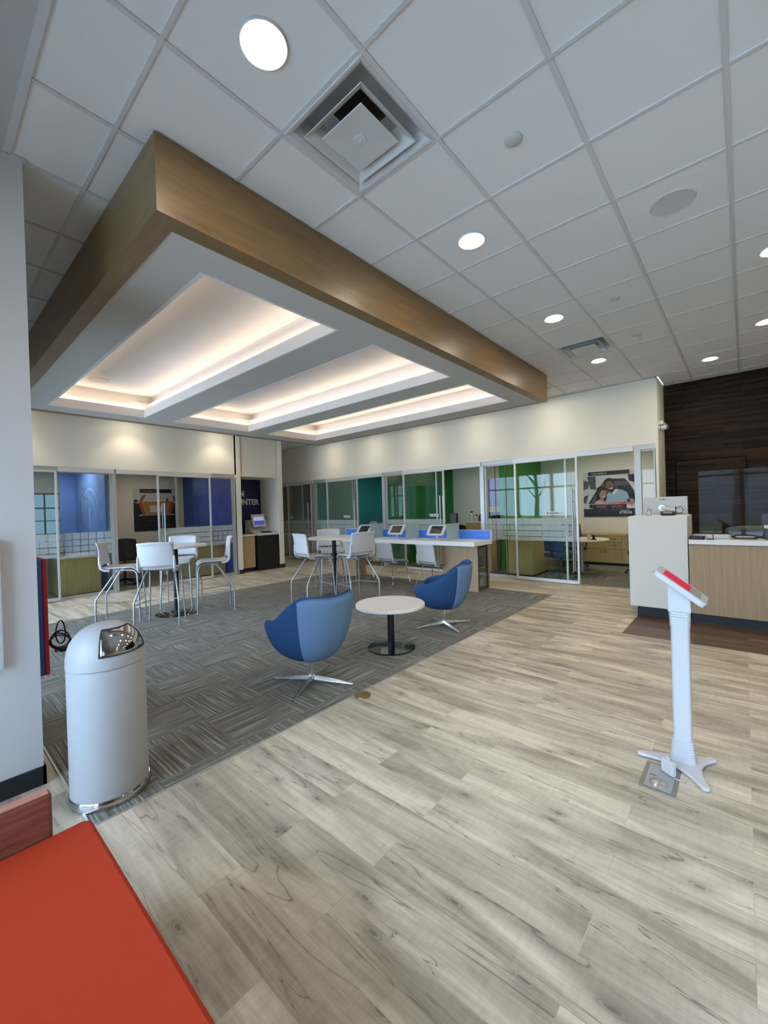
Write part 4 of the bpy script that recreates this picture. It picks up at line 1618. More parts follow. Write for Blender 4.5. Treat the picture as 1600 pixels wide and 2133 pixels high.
MB().prism(rr(0.155, 0.13, 0.02), 0.0, 0.026, T=Tp).build('body', MT['black'], sp_, bevel=0.006)
MB().box(-0.055, 0.045, -0.05, 0.035, 0.0262, 0.027, T=Tp).build('screen', mat('lcd_lilac', '8f8fb0', 0.3), sp_)
MB().tube([(0.085, 0.0, 0.01), (0.088, 0.0, 0.115)], 0.006, 8).build('stylus', MT['black'], sp_, smooth=50)
pa_ = MB().box(-0.075, 0.075, -0.1, 0.1, 0.001, 0.004).build('paper_pad', MT['white'])
pa_.location = (-1.06, 6.50, PT)
tag(pa_, 'white paper pad lying at the left of the white block top', 'paper')
sg = MB().box(-0.004, 0.004, -0.05, 0.05, 0, 0.14).build('hanging_sign', MT['white'])
sg.location = (-0.53, 6.60, 1.18)
tag(sg, 'small white card hung on the right side of the white block', 'card')

CT = 1.03
cr_ = thing('card_reader', 'black card terminal on the counter beside the white block', 'card reader', (-0.45, 6.425, CT))
MB().prism(rr(0.15, 0.17, 0.02), 0.001, 0.04).build('body', MT['black'], cr_, bevel=0.008)
MB().box(-0.055, 0.055, 0.0, 0.06, 0.040, 0.0415).build('screen', MT['screen'], cr_)


def shield(label, x):
    t_ = thing('sneeze_guard', label, 'shield', (x, 6.725, CT), group='teller sneeze guards')
    b = MB().prism(rr(0.66, 0.83, 0.03), -0.004, 0.004, T=Matrix.Translation((0, 0, 0.44)) @ Matrix.Rotation(PI / 2, 4, 'X'))
    b.build('panel', MT['acrylic'], t_)
    for s in (-1, 1):
        b = MB().box(s * 0.28 - 0.006, s * 0.28 + 0.006, -0.03, 0.02, 0.0, 0.006)
        b.box(s * 0.28 - 0.006, s * 0.28 + 0.006, -0.012, 0.012, 0.006, 0.06)
        b.build('foot', MT['black'], t_)
    return t_


shield('clear acrylic sneeze guard on the teller counter', -0.115)
for lab, x, s, m_ in (('white rounded keyboard tray on the teller counter', -0.33, 1, 'white'),):
    t_ = MB().prism(rr(0.38, 0.16, 0.05), 0.001, 0.05).build('tray', MT[m_], bevel=0.008)
    t_.location = (-0.32, 6.60, CT)
    tag(t_, lab, 'tray')
t_ = thing('card_holder', 'thin black upright holder by the card terminal', 'holder', (-0.32, 6.40, CT))
MB().box(-0.035, 0.035, -0.02, 0.02, 0.0, 0.012).build('base', MT['black'], t_)
MB().box(0.022, 0.030, -0.02, 0.02, 0.012, 0.12).build('blade', MT['black'], t_)
t_ = thing('cash_tray', 'grey and black tray further along the teller counter', 'tray', (0.0, 6.58, CT))
MB().prism(rr(0.22, 0.13, 0.05), 0.001, 0.025).build('body', MT['darkgrey'], t_, bevel=0.004)
MB().prism(rr(0.18, 0.10, 0.04), 0.025, 0.033).build('pad', MT['lightgrey'], t_, bevel=0.003)
t_ = thing('teller_chair', 'dark chair back rising behind the sneeze guard', 'chair', (0.05, 7.55, 0))
b = MB().grid(lambda u, v: ((u - 0.5) * 0.5, 0.05 * (2 * u - 1) ** 2 * -1, 0.62 + 0.52 * v - 0.04 * (2 * u - 1) ** 4 * v), 12, 10)
b.build('backrest', MT['darkgrey'], t_, smooth=60, solid=0.04)
MB().box(-0.25, 0.25, -0.48, -0.02, 0.52, 0.60).build('seat', MT['darkgrey'], t_, bevel=0.03)
MB().cyl(0.03, 0.05, 0.52, 16).build('post', MT['black'], t_, smooth=40)
for k in range(5):
    a = 2 * PI * k / 5
    MB().tube([(0, 0, 0.07), (0.3 * math.cos(a), 0.3 * math.sin(a), 0.03)], 0.018, 8).build('leg', MT['black'], t_, smooth=40)
t_ = thing('receipt_printer', 'grey topped black receipt printer at the right frame edge', 'printer', (0.25, 6.60, CT))
MB().box(-0.08, 0.10, -0.08, 0.10, 0.0, 0.13).build('body', MT['darkgrey'], t_, bevel=0.01)
MB().box(-0.085, 0.105, -0.085, 0.105, 0.13, 0.165).build('lid', MT['lightgrey'], t_, bevel=0.01)
t_ = thing('teller_monitor', 'dark monitor standing behind the counter at the right frame edge', 'monitor', (0.36, 7.0, 0.86))
MB().box(-0.20, 0.25, -0.02, 0.02, 0.12, 0.46).build('screen_back', MT['darkgrey'], t_, bevel=0.005)
MB().box(-0.04, 0.04, 0.0, 0.03, 0.0, 0.2).build('stand', MT['black'], t_)
MB().box(-0.12, 0.12, -0.08, 0.08, 0, 0.012).build('stand_base', MT['black'], t_)

sc_ = thing('security_camera', 'white security camera on the wall corner by the dark wood wall', 'camera', (-1.06, 8.30, 2.74))
T = Matrix.Rotation(PI / 2, 4, 'Y')
MB().cyl(0.045, 0, 0.02, 20, T=T).build('mount', MT['white'], sc_, smooth=40)
b = MB().lathe([(0.0, 0.0), (0.035, 0.0), (0.037, 0.06), (0.03, 0.075), (0.0, 0.08)], 24, T=Matrix.Translation((0.03, 0, 0.0)) @ T)
b.build('body', MT['white'], sc_, smooth=45)
b = MB().lathe([(0.0, 0.08), (0.02, 0.085), (0.0, 0.1)], 20, T=Matrix.Translation((0.03, 0, 0.0)) @ T)
b.build('lens', MT['black'], sc_, smooth=45)

# ================================================================== COIN ALCOVE
sgn = thing('wall_lettering', 'white COIN COUNTER letters on the navy alcove wall', 'sign', (BX - 0.928, 5.50, 1.55))
a_ = text_mesh('lettering', 'COIN', 0.222, MT['signwhite'], sgn, (0.004, 0.11, 0.45), (PI / 2, 0, PI / 2), 0.008, off=0.007)
b_ = text_mesh('lettering', 'COUNTER', 0.222, MT['signwhite'], sgn, (0.004, 0.11, 0.215), (PI / 2, 0, PI / 2), 0.008, off=0.007)
wx = max(v.co.x for v in b_.data.vertices)
a_.scale.x = b_.scale.x = 1.0 / wx
cm = thing('coin_machine', 'black coin counting machine with grey tray and tilted screen in the alcove', 'coin machine', (-9.98, 6.33, 0))
MB().box(-0.40, 0.32, -0.33, 0.32, 0.0, 0.925).build('cabinet', MT['black'], cm, bevel=0.006)
MB().box(0.321, 0.324, -0.03, 0.07, 0.74, 0.78).build('door_pull', MT['darkgrey'], cm)
b = MB()
# swept tray with raised rear housing
prof = [(0.33, 0.925), (0.33, 0.965), (0.20, 0.985), (0.05, 1.01), (-0.08, 1.06), (-0.15, 1.17), (-0.18, 1.34), (-0.36, 1.34), (-0.36, 0.925)]
T = Matrix(((1, 0, 0, 0), (0, 0, -1, 0), (0, 1, 0, 0), (0, 0, 0, 1)))
b.prism(prof, -0.31, 0.31, T=T)
b.build('tray_housing', MT['lightgrey'], cm, bevel=0.008)
b = MB().prism(rr(0.20, 0.30, 0.06), 0, 0.01, T=Matrix.Translation((0.12, 0.05, 1.0)) @ Matrix.Rotation(R(9), 4, 'Y'))
b.build('coin_tray', MT['black'], cm)
T = Matrix.Translation((-0.07, -0.06, 1.31)) @ Matrix.Rotation(R(72), 4, 'Y')
MB().prism(rr(0.36, 0.40, 0.02), -0.03, 0.03, T=T).build('screen_housing', MT['lightgrey'], cm, bevel=0.008)
M_SCR = emis('blue_screen', hx('3a4fb0'), 0.5)
scn = MB().box(-0.12, 0.12, -0.155, 0.155, 0.030, 0.032, T=T).build('screen', M_SCR, cm)
q = MB().box(-0.105, 0.0, -0.15, 0.15, 0.0321, 0.0328, T=T)
q.build('screen_banner', emis('screen_white', hx('c8ccdc'), 0.5), scn)
Tt = T @ Matrix.Translation((-0.02, -0.135, 0.034)) @ Matrix.Rotation(PI / 2, 4, 'Z')
tx = text_mesh('lettering', 'TEXAS', 0.095, MT['navysign'], cm, (0, 0, 0), (0, 0, 0), 0.001)
tx.matrix_local = Tt
ac = thing('alcove_cabinet', 'small maple cabinet with white top left of the coin machine', 'cabinet', (-10.05, 5.72, 0))
MB().box(-0.45, 0.30, -0.24, 0.24, 0.105, 0.925).build('body', MT['maple_z'], ac)
MB().box(-0.45, 0.33, -0.25, 0.26, 0.93, 0.965).build('worktop', MT['whitelam'], ac, bevel=0.003)
MB().box(-0.43, 0.26, -0.24, 0.24, 0, 0.105).build('toe_kick', MT['brownbase'], ac)

# ================================================================== POSTERS
PC = dict(bg=mat('print_light', 'c6c7c7', 0.5), dark=mat('print_black', '15161a', 0.5), orange=mat('print_orange', 'd0593a', 0.5),
          skin1=mat('print_skin_a', '7b5644', 0.5), skin2=mat('print_skin_b', 'a87c66', 0.5), hair=mat('print_hair', '15120f', 0.5),
          shirt=mat('print_shirt', '92b0cb', 0.5), blouse=mat('print_blouse', 'c9ab9f', 0.5), white=mat('print_white', 'd8d8d8', 0.5),
          navy=mat('print_navy', '16202e', 0.5), mid=mat('print_grey', '4e5053', 0.5), red=mat('print_red', 'a8493a', 0.5),
          amber=mat('print_amber', 'a8823f', 0.5), purple=mat('print_purple', '7a6aa8', 0.5), gold=mat('print_gold', 'b99a48', 0.5))
PL = list(PC)


def poster(label, loc, rz, W, H):
    t_ = thing('poster', label, 'poster', loc, rz)
    MB().box(0, W, 0, 0.012, 0, H).build('board', PC['bg'], t_)
    return t_


class Flat:
    """flat printed shapes on the poster face (local -y side), each a hair in front of the last"""
    def __init__(s):
        s.b = MB()
        s.d = 0.0008

    def poly(s, pts, c_):
        n = len(pts)
        s.b.add([(x, -s.d, z) for x, z in pts], [tuple(range(n))], PL.index(c_))
        s.d += 0.0004
        return s

    def rect(s, x0, x1, z0, z1, c_):
        return s.poly([(x0, z0), (x1, z0), (x1, z1), (x0, z1)], c_)

    def ell(s, cx_, cz_, rx, rz_, c_, rot=0.0):
        pts = []
        for k in range(24):
            a = 2 * PI * k / 24
            dx, dz = rx * math.cos(a), rz_ * math.sin(a)
            pts.append((cx_ + dx * math.cos(rot) - dz * math.sin(rot), cz_ + dx * math.sin(rot) + dz * math.cos(rot)))
        return s.poly(pts, c_)

    def build(s, parent):
        return s.b.build('picture', [PC[k] for k in PL], parent)


# couple in front of a car
W, H = 1.18, 1.145
ps = poster('auto loan poster of a smiling couple before a car on the office back wall', (-3.15, OY - 0.013, 1.165), 0, W, H)
F = Flat()


def px(u, v):   # poster coordinates 0..1 from top left
    return (u * W, (1 - v) * H)


def P(*uv):
    return [px(*q_) for q_ in uv]


F.poly(P((0.0, 0.17), (0.12, 0.22), (0.10, 0.36), (0.0, 0.40)), 'mid')
F.poly(P((0.08, 0.10), (0.25, 0.10), (0.25, 0.40), (0.14, 0.38)), 'mid').poly(P((0.0, 0.55), (0.10, 0.5), (0.05, 0.7), (0, 0.7)), 'mid')
F.poly(P((0.02, 0.86), (0.12, 0.70), (0.30, 0.38), (0.42, 0.20), (0.55, 0.16), (0.80, 0.17), (0.90, 0.24), (1.0, 0.45), (1.0, 0.86)), 'white')
F.poly(P((0.09, 0.72), (0.30, 0.36), (0.42, 0.21), (0.50, 0.18), (0.80, 0.18), (0.88, 0.27), (0.97, 0.45), (0.99, 0.70), (0.60, 0.74)), 'mid')
F.poly(P((0.50, 0.17), (0.80, 0.18), (0.84, 0.24), (0.52, 0.24)), 'navy').poly(P((0.66, 0.33), (0.88, 0.33), (0.98, 0.52), (0.98, 0.68), (0.70, 0.66)), 'navy')
F.poly(P((0.86, 0.1), (1.0, 0.1), (1.0, 0.28), (0.88, 0.24)), 'navy')
F.poly(P((0.10, 0.70), (0.30, 0.35), (0.31, 0.38), (0.13, 0.72)), 'dark').ell(*px(0.15, 0.77), 0.05, 0.05, 'dark')
F.poly(P((0.43, 0.56), (0.52, 0.45), (0.62, 0.40), (0.74, 0.42), (0.84, 0.48), (0.90, 0.66), (0.86, 0.80), (0.80, 0.70), (0.79, 0.66), (0.78, 0.76), (0.43, 0.76)), 'shirt')
F.poly(P((0.50, 0.46), (0.53, 0.36), (0.64, 0.38), (0.64, 0.44), (0.57, 0.52)), 'skin1')
F.poly(P((0.62, 0.40), (0.68, 0.42), (0.60, 0.52), (0.56, 0.50)), 'white')
F.ell(*px(0.505, 0.255), 0.125, 0.115, 'hair', 0.45).ell(*px(0.535, 0.345), 0.092, 0.135, 'hair', 0.42).ell(*px(0.522, 0.318), 0.088, 0.112, 'skin1', 0.42)
F.poly(P((0.52, 0.40), (0.60, 0.35), (0.63, 0.38), (0.60, 0.44), (0.54, 0.45)), 'hair')
F.ell(*px(0.555, 0.385), 0.038, 0.015, 'white', 0.45).ell(*px(0.485, 0.315), 0.012, 0.006, 'hair', 0.4).ell(*px(0.548, 0.285), 0.012, 0.006, 'hair', 0.4).ell(*px(0.53, 0.335), 0.014, 0.010, 'hair', 0.4)
F.poly(P((0.25, 0.66), (0.26, 0.46), (0.31, 0.37), (0.40, 0.36), (0.46, 0.44), (0.46, 0.60), (0.42, 0.70)), 'hair').ell(*px(0.36, 0.40), 0.115, 0.075, 'hair', -0.1)
F.poly(P((0.19, 0.76), (0.23, 0.68), (0.32, 0.62), (0.41, 0.65), (0.44, 0.76)), 'blouse').poly(P((0.33, 0.56), (0.40, 0.56), (0.40, 0.68), (0.34, 0.66)), 'skin2')
F.ell(*px(0.385, 0.50), 0.080, 0.122, 'skin2', -0.15).poly(P((0.31, 0.40), (0.40, 0.37), (0.44, 0.42), (0.36, 0.42), (0.325, 0.48)), 'hair')
F.ell(*px(0.405, 0.560), 0.034, 0.013, 'white', 0.12).ell(*px(0.355, 0.485), 0.011, 0.006, 'hair').ell(*px(0.425, 0.475), 0.011, 0.006, 'hair').ell(*px(0.40, 0.52), 0.010, 0.006, 'skin1')
F.ell(*px(0.87, 0.80), 0.085, 0.06, 'white').ell(*px(0.92, 0.69), 0.06, 0.085, 'skin2').ell(*px(0.865, 0.66), 0.03, 0.05, 'dark')
F.poly(P((0.18, 0.775), (0.22, 0.71), (0.83, 0.68), (0.83, 0.745)), 'orange')
F.rect(0.18 * W, 0.83 * W, 0.14 * H, 0.265 * H, 'navy').rect(0.0, W, 0.0, 0.175 * H, 'navy')
F.rect(0.105 * W, 0.895 * W, 0.915 * H, 1.0 * H, 'dark').rect(0.05 * W, 0.68 * W, 0.118 * H, 0.124 * H, 'mid').rect(0.05 * W, 0.68 * W, 0.080 * H, 0.085 * H, 'dark')
F.build(ps)
R90 = (PI / 2, 0, 0)
text_mesh('lettering', 'YOU MAKE IT', 0.06, PC['white'], ps, (0.16 * W, -0.026, 0.937 * H), R90)
text_mesh('lettering', 'AUTOMOBILE FOR CREDIT', 0.046, PC['white'], ps, (0.25 * W, -0.026, 0.268 * H), R90)
text_mesh('lettering', 'NEW AUTO', 0.042, PC['white'], ps, (0.26 * W, -0.026, 0.215 * H), R90)
text_mesh('lettering', '1.99%', 0.10, PC['red'], ps, (0.26 * W, -0.026, 0.145 * H), R90)
text_mesh('lettering', 'USED AUTO', 0.042, PC['white'], ps, (0.55 * W, -0.026, 0.215 * H), R90)
text_mesh('lettering', '2.39%', 0.10, PC['red'], ps, (0.56 * W, -0.026, 0.145 * H), R90)
text_mesh('lettering', 'GREATER', 0.036, PC['white'], ps, (0.72 * W, -0.026, 0.122 * H), R90, sx=1.25)
text_mesh('lettering', 'TEXAS', 0.078, PC['white'], ps, (0.735 * W, -0.026, 0.066 * H), R90, sx=0.98, off=0.002)
MB().box(0.70 * W, 0.725 * W, -0.027, -0.025, 0.066 * H, 0.112 * H).build('logo_mark', PC['white'], ps)

# dark poster with a warm wooden boat shape and raised hands
W, H = 1.16, 1.18
ps = poster('dark poster with an amber convertible and raised arms in the blue office', (-12.586, 4.02, 1.12), PI / 2, W, H)
F = Flat()
F.poly(P((0.0, 0.32), (0.12, 0.36), (0.2, 0.60), (0.0, 0.66)), 'dark').poly(P((1.0, 0.30), (0.9, 0.36), (0.84, 0.60), (1.0, 0.66)), 'navy')
F.poly(P((0.10, 0.31), (0.92, 0.31), (0.84, 0.64), (0.20, 0.64)), 'red')
F.poly(P((0.16, 0.32), (0.84, 0.32), (0.74, 0.60), (0.26, 0.60)), 'amber').rect(0.36 * W, 0.62 * W, 0.44 * H, 0.60 * H, 'bg')
F.poly(P((0.26, 0.57), (0.78, 0.57), (0.84, 0.64), (0.20, 0.64)), 'skin2')
F.poly(P((0.12, 0.30), (0.20, 0.16), (0.28, 0.14), (0.22, 0.24), (0.18, 0.31)), 'skin1').poly(P((0.92, 0.32), (0.90, 0.18), (0.97, 0.16), (1.0, 0.3)), 'dark')
F.poly(P((0.72, 0.32), (0.74, 0.22), (0.78, 0.22), (0.80, 0.34)), 'skin1').ell(*px(0.05, 0.29), 0.05, 0.04, 'hair')
F.rect(0, W, 0, 0.36 * H, 'dark').rect(0.14 * W, 0.86 * W, 0.90 * H, 0.99 * H, 'dark').rect(0.08 * W, 0.9 * W, 0.115 * H, 0.121 * H, 'mid')
F.build(ps)
text_mesh('lettering', 'YOU MAKE IT', 0.055, PC['white'], ps, (0.20 * W, -0.026, 0.925 * H), R90)
text_mesh('lettering', '7.99%', 0.10, PC['mid'], ps, (0.28 * W, -0.026, 0.20 * H), R90)
for o_ in [o for o in ps.children if o.name.startswith('lettering')]:
    pass
# purple poster with a hand
W, H = 1.0, 1.20
ps = poster('purple poster with a raised hand and gold strip seen through the green glass', (-5.85, OY - 0.013, 1.14), 0, W, H)
F = Flat()
F.rect(0, W, 0.3 * H, H, 'purple')
F.poly(P((0.35, 0.62), (0.30, 0.40), (0.42, 0.28), (0.55, 0.34), (0.6, 0.42), (0.5, 0.66)), 'skin2').poly(P((0.5, 0.36), (0.8, 0.42), (1.0, 0.7), (0.6, 0.72)), 'red')
F.rect(0, W, 0.17 * H, 0.30 * H, 'gold').rect(0, W, 0, 0.17 * H, 'navy')
F.build(ps)

# ================================================================== OFFICE FURNITURE
def cabinet(label, loc, rz, w_, d, h, top=None, group=None, name='filing_cabinet'):
    t_ = thing(name, label, 'cabinet', loc, rz, group=group)
    MB().box(0, w_, 0, d, 0.05, h - 0.025).build('body', MT['maple_z'], t_, bevel=0.003)
    MB().box(-0.005, w_ + 0.005, -0.005, d, h - 0.025, h).build('top', top or MT['maple_z'], t_)
    MB().box(0.01, w_ - 0.01, 0.02, d, 0, 0.05).build('toe_kick', MT['black'], t_)
    return t_


# credenza in the right office
cd_ = thing('credenza', 'long maple credenza with drawers under the couple poster', 'cabinet', (-3.6, 11.03, 0.004))
MB().box(0, 2.45, 0.0, 0.5, 0.06, 0.71).build('body', MT['maple_z'], cd_)
MB().box(-0.01, 2.46, -0.02, 0.5, 0.71, 0.745).build('top', MT['maple_z'], cd_)
MB().box(0.02, 2.43, 0.03, 0.5, 0, 0.06).build('toe_kick', MT['black'], cd_)
for (x0, x1, z0, z1) in ((0.60, 1.01, 0.40, 0.70), (1.02, 1.40, 0.56, 0.70), (1.02, 1.40, 0.40, 0.55), (0.60, 1.40, 0.07, 0.39), (1.41, 2.1, 0.40, 0.70), (1.41, 2.1, 0.07, 0.39), (0.02, 0.59, 0.07, 0.70)):
    dwr = MB().box(x0, x1, -0.016, 0.0, z0, z1).build('drawer', MT['maple_z'], cd_, bevel=0.002)
    xm, zm = (x0 + x1) / 2, z1 - 0.06
    q = MB()
    q.box(xm - 0.07, xm + 0.07, -0.020, -0.016, zm - 0.02, zm - 0.014)
    q.box(xm - 0.07, xm + 0.07, -0.020, -0.016, zm + 0.014, zm + 0.02)
    q.box(xm - 0.07, xm - 0.064, -0.020, -0.016, zm - 0.02, zm + 0.02)
    q.box(xm + 0.064, xm + 0.07, -0.020, -0.016, zm - 0.02, zm + 0.02)
    q.build('handle', MT['brownbase'], dwr)
cabinet('maple cabinet block behind the green tinted glass', (-3.92, 8.49, 0.004), 0, 0.58, 0.92, 0.76, name='desk_pedestal')
rtb = thing('round_table', 'round white meeting table in the office with the couple poster', 'table', (-2.72, 9.70, 0.004))
MB().lathe([(0, 0.705), (0.545, 0.705), (0.55, 0.71), (0.55, 0.73), (0.545, 0.735), (0, 0.735)], 56).build('tabletop', MT['whitelam'], rtb, smooth=35)
MB().lathe([(0.04, 0.02), (0.04, 0.705)], 24).build('post', MT['silver'], rtb, smooth=35)
MB().lathe([(0, 0), (0.33, 0), (0.33, 0.008), (0.05, 0.025), (0, 0.025)], 40).build('base', MT['blackgloss'], rtb, smooth=30)
bo = thing('sanitizer_bottle', 'clear bottle on the round office table', 'bottle', (-2.53, 9.55, 0.739))
MB().lathe([(0, 0.001), (0.03, 0.001), (0.03, 0.09), (0.012, 0.11), (0.012, 0.14), (0, 0.14)], 20).build('body', MT['lightgrey'], bo, smooth=40)
bo = thing('phone_dock', 'small black dock on the round office table', 'dock', (-2.42, 9.50, 0.739))
MB().box(-0.05, 0.05, -0.04, 0.04, 0.001, 0.02).build('base', MT['black'], bo, bevel=0.004)
MB().box(-0.025, 0.025, -0.012, 0.012, 0.02, 0.10).build('holder', MT['black'], bo, bevel=0.004)


def office_chair(label, loc, rz, m_=None, arms=True):
    m_ = m_ or MT['black']
    t_ = thing('office_chair', label, 'chair', loc, rz, group='wheeled office chairs')

    def bk_(u, v):
        s = 2 * u - 1
        return (-0.22 - 0.06 * v + 0.05 * s * s, s * 0.235 * (1 - 0.08 * v), 0.55 + 0.50 * v - 0.03 * s * s * v)
    MB().grid(bk_, 12, 12).build('backrest', m_, t_, smooth=60, solid=0.03, soff=0)
    MB().prism(rr(0.48, 0.50, 0.08), 0.42, 0.50).build('seat', m_, t_, bevel=0.02, smooth=40)
    MB().tube([(-0.10, 0, 0.42), (-0.27, 0, 0.44), (-0.28, 0, 0.65)], 0.025, 8).build('back_bracket', MT['black'], t_, smooth=50)
    MB().cyl(0.028, 0.10, 0.42, 16).build('post', MT['darkgrey'], t_, smooth=40)
    for k in range(5):
        a = 2 * PI * k / 5
        c_, s_ = math.cos(a), math.sin(a)
        MB().tube([(0.02 * c_, 0.02 * s_, 0.12), (0.29 * c_, 0.29 * s_, 0.075)], [0.025, 0.016], 8).build('leg', MT['black'], t_, smooth=50)
        MB().cyl(0.028, -0.02, 0.02, 14, T=Matrix.Translation((0.29 * c_, 0.29 * s_, 0.029)) @ Matrix.Rotation(a + PI / 2, 4, 'Z') @ Matrix.Rotation(PI / 2, 4, 'Y')).build('caster', MT['black'], t_, smooth=40)
    if arms:
        for s in (-1, 1):
            MB().tube([(-0.05, s * 0.25, 0.47), (-0.03, s * 0.29, 0.50), (0.0, s * 0.29, 0.66)], 0.014, 8).build('arm_post', MT['black'], t_, smooth=50)
            MB().prism(rr(0.26, 0.07, 0.03), 0.66, 0.69, T=Matrix.Translation((0.02, s * 0.29, 0))).build('armrest', MT['black'], t_, bevel=0.008)
    return t_


office_chair('black mesh office chair left of the round office table behind the door handle', (-3.10, 10.42, 0.004), R(-60), MT['darkgrey'])
office_chair('navy office chair behind the green door glass', (-2.88, 8.80, 0.004), R(70), MT['navyfab'], False)
office_chair('black office chair partly hidden by the white block', (-1.62, 9.95, 0.004), R(185))
office_chair('black office chair in the green office above the counter upstand', (-5.66, 9.86, 0.004), R(70))
office_chair('black office chair behind the open blue office door', (-10.55, 3.15, 0.004), R(165))
office_chair('dark chair behind the far left glass door', (-10.5, 1.25, 0.004), R(120), MT['darkgrey'])


def desk(label, loc, rz, w_, d, z=0.735, top='whitelam'):
    t_ = thing('office_desk', label, 'desk', loc, rz)
    MB().box(0, w_, 0, d, z - 0.03, z).build('desktop', MT[top], t_, bevel=0.003)
    MB().box(0.02, 0.05, 0.03, d - 0.03, 0, z - 0.03).build('side_panel', MT['maple_z'], t_)
    MB().box(w_ - 0.05, w_ - 0.02, 0.03, d - 0.03, 0, z - 0.03).build('side_panel', MT['maple_z'], t_)
    MB().box(0.05, w_ - 0.05, 0.03, 0.055, 0.02, z - 0.03).build('modesty_panel', MT['maple_z'], t_)
    return t_


desk('desk with maple front in the green office', (-6.4, 8.75, 0.004), 0, 2.0, 0.7)
desk('desk with maple front in the teal office', (-9.6, 8.75, 0.004), 0, 2.1, 0.7)
desk('maple desk in the charcoal walled office', (-12.6, 8.85, 0.004), 0, 2.2, 0.7)
desk('maple fronted desk in the left blue office', (-9.98, 1.85, 0.004), PI / 2, 0.72, 1.1, 0.76)
desk('maple fronted desk in the indigo walled office', (-10.08, 4.42, 0.004), PI / 2, 0.92, 0.75, 0.76)


def monitor(label, loc, rz, w_=0.50, h=0.30):
    t_ = thing('monitor', label, 'monitor', loc, rz, group='office monitors')
    MB().box(-w_ / 2, w_ / 2, -0.02, 0.02, 0.33, 0.33 + h).build('screen_back', MT['black'], t_, bevel=0.004)
    MB().box(-w_ / 2 + 0.01, w_ / 2 - 0.01, -0.024, -0.02, 0.34, 0.32 + h).build('screen', MT['grey'], t_)
    MB().box(-0.03, 0.03, 0, 0.03, 0, 0.42).build('stand', MT['black'], t_)
    MB().box(-0.11, 0.11, -0.07, 0.07, 0.0005, 0.012).build('stand_base', MT['black'], t_)
    return t_


monitor('monitor on the desk in the green office', (-5.52, 9.0, 0.74), R(-40))
monitor('monitor on the desk in the teal office', (-8.10, 9.0, 0.74), R(-50))
t_ = thing('desk_printer', 'white desk printer in the teal office', 'printer', (-8.55, 9.15, 0.74))
MB().box(-0.2, 0.2, -0.17, 0.17, 0.001, 0.22).build('body', MT['lightgrey'], t_, bevel=0.02)
MB().add([(-0.2, 0.1, 0.22), (0.2, 0.1, 0.22), (0.2, 0.22, 0.42), (-0.2, 0.22, 0.42), (-0.2, 0.12, 0.22), (0.2, 0.12, 0.22), (0.2, 0.24, 0.42), (-0.2, 0.24, 0.42)],
         [(0, 1, 2, 3), (7, 6, 5, 4), (0, 4, 5, 1), (3, 2, 6, 7), (1, 5, 6, 2), (0, 3, 7, 4)]).build('paper_tray', MT['lightgrey'], t_)
t_ = thing('desk_printer', 'white printer on the desk in the indigo walled office', 'printer', (-10.5, 4.62, 0.764))
MB().box(-0.18, 0.18, -0.17, 0.17, 0.001, 0.24).build('body', MT['lightgrey'], t_, bevel=0.015)
MB().box(0.18, 0.182, 0.02, 0.14, 0.12, 0.17).build('display', MT['darkgrey'], t_)
t_ = thing('desk_phone', 'dark wedge shaped device on the left blue office desk', 'phone', (-10.5, 1.90, 0.764))
MB().add([(-0.1, -0.14, 0.001), (0.1, -0.14, 0.001), (0.1, 0.14, 0.001), (-0.1, 0.14, 0.001), (-0.1, -0.14, 0.13), (0.1, -0.14, 0.09), (0.1, 0.14, 0.13), (-0.1, 0.14, 0.17)],
         [(0, 3, 2, 1), (4, 5, 6, 7), (0, 1, 5, 4), (1, 2, 6, 5), (2, 3, 7, 6), (3, 0, 4, 7)]).build('body', MT['darkgrey'], t_, bevel=0.01)
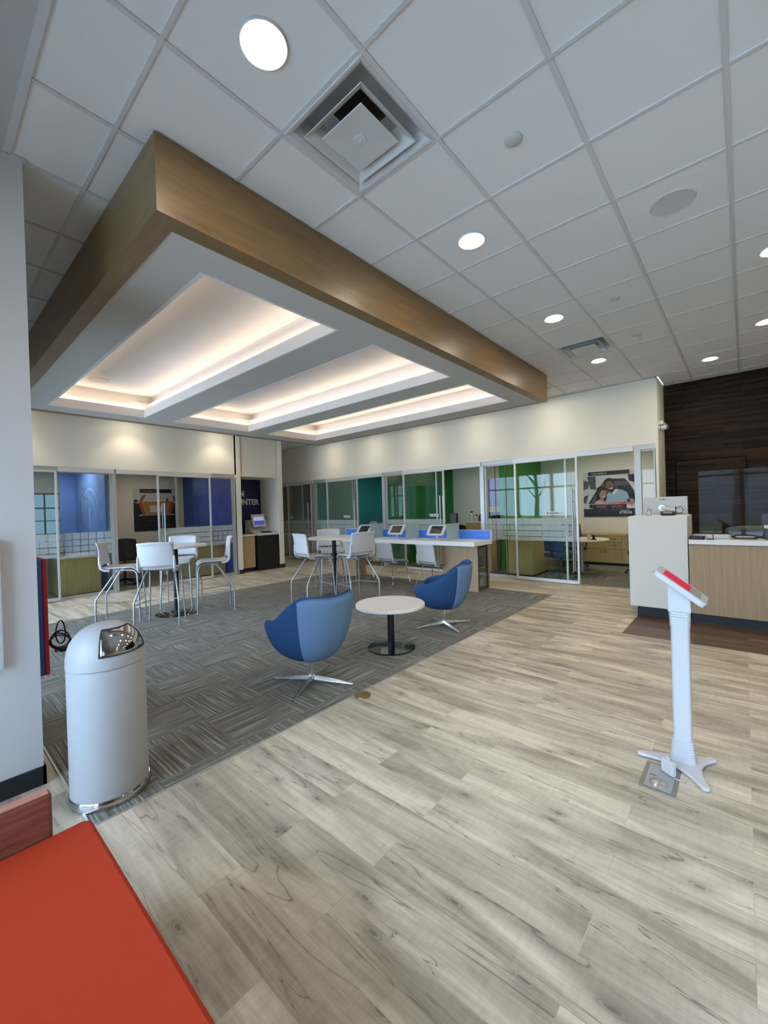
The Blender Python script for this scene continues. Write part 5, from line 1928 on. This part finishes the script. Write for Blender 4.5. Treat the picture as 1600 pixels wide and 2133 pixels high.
for lab, x, y, h, m_ in (('clear bottle with black cap on the green office ledge', -6.08, 10.9, 0.30, 'lightgrey'), ('small pale jar on the green office ledge', -5.92, 10.9, 0.20, 'white'),
                         ('small dark jar on the green office ledge', -5.78, 10.9, 0.22, 'darkgrey')):
    t_ = thing('bottle', lab, 'bottle', (x, y, 1.085))
    MB().lathe([(0, 0.001), (0.06, 0.001), (0.06, h * 0.7), (0.03, h * 0.85), (0, h * 0.85)], 20).build('body', MT[m_], t_, smooth=40)
    MB().cyl(0.035, h * 0.85, h, 16).build('cap', MT['black'], t_, smooth=40)
sh = thing('credenza', 'pale ledge cabinet along the green office back', 'cabinet', (-6.2, 10.75, 0.004))
MB().box(0, 1.7, 0, 0.5, 0, 1.05).build('body', MT['maple_z'], sh)
MB().box(-0.01, 1.71, -0.01, 0.51, 1.05, 1.08).build('top', MT['whitelam'], sh)

# ================================================================== OUTSIDE (seen mirrored in the glass fronts)
gd = sbox('floor', (-40, 40, -45, -1.5, -0.25, -0.15), mat('pavement', 'c4c5c3', 0.9, noise=0.1, nscale=2))
lw = sbox('floor', (-40, 40, -45, -14, -0.15, -0.12), mat('lawn', '6b7d4a', 0.95, noise=0.3, nscale=3))
bd = thing('building', 'low grey brick building across the car park', 'building', (4, -24, -0.15))
MB().box(-9, 9, -6, 0, 0, 5.0).build('wall', mat('grey_brick', '8b8f94', 0.9, noise=0.15, nscale=6), bd)
MB().box(-9.2, 9.2, -6.2, 0.2, 5.0, 5.4).build('roof_edge', MT['white'], bd)
rt_ = random.Random(3)
for k in range(9):
    x = -26 + k * 6.4 + rt_.uniform(-0.3, 0.3)
    y = -15 - rt_.uniform(0, 5)
    t_ = thing('tree', 'bare tree outside the facade windows', 'tree', (x, y, -0.13), group='bare trees outside')
    b = MB()
    b.tube([(0, 0, 0), (0.1, 0, 2.2), (0.0, 0.1, 5.0), (0.2, 0, 8.0)], [0.22, 0.17, 0.10, 0.03], 8)
    for q_ in range(16):
        z = rt_.uniform(2.0, 6.5)
        a = rt_.uniform(0, 2 * PI)
        l_ = rt_.uniform(1.0, 2.0)
        b.tube([(0.06, 0.03, z), (l_ * 0.5 * math.cos(a), l_ * 0.5 * math.sin(a), z + l_ * 0.5), (l_ * math.cos(a + 0.3), l_ * math.sin(a + 0.3), z + l_ * 1.1)], [0.06, 0.035, 0.01], 5)
    b.build('trunk', mat('bark', '5a5046', 0.9) if k == 0 else bpy.data.materials['bark'], t_, smooth=60)

bpy.context.view_layer.update()
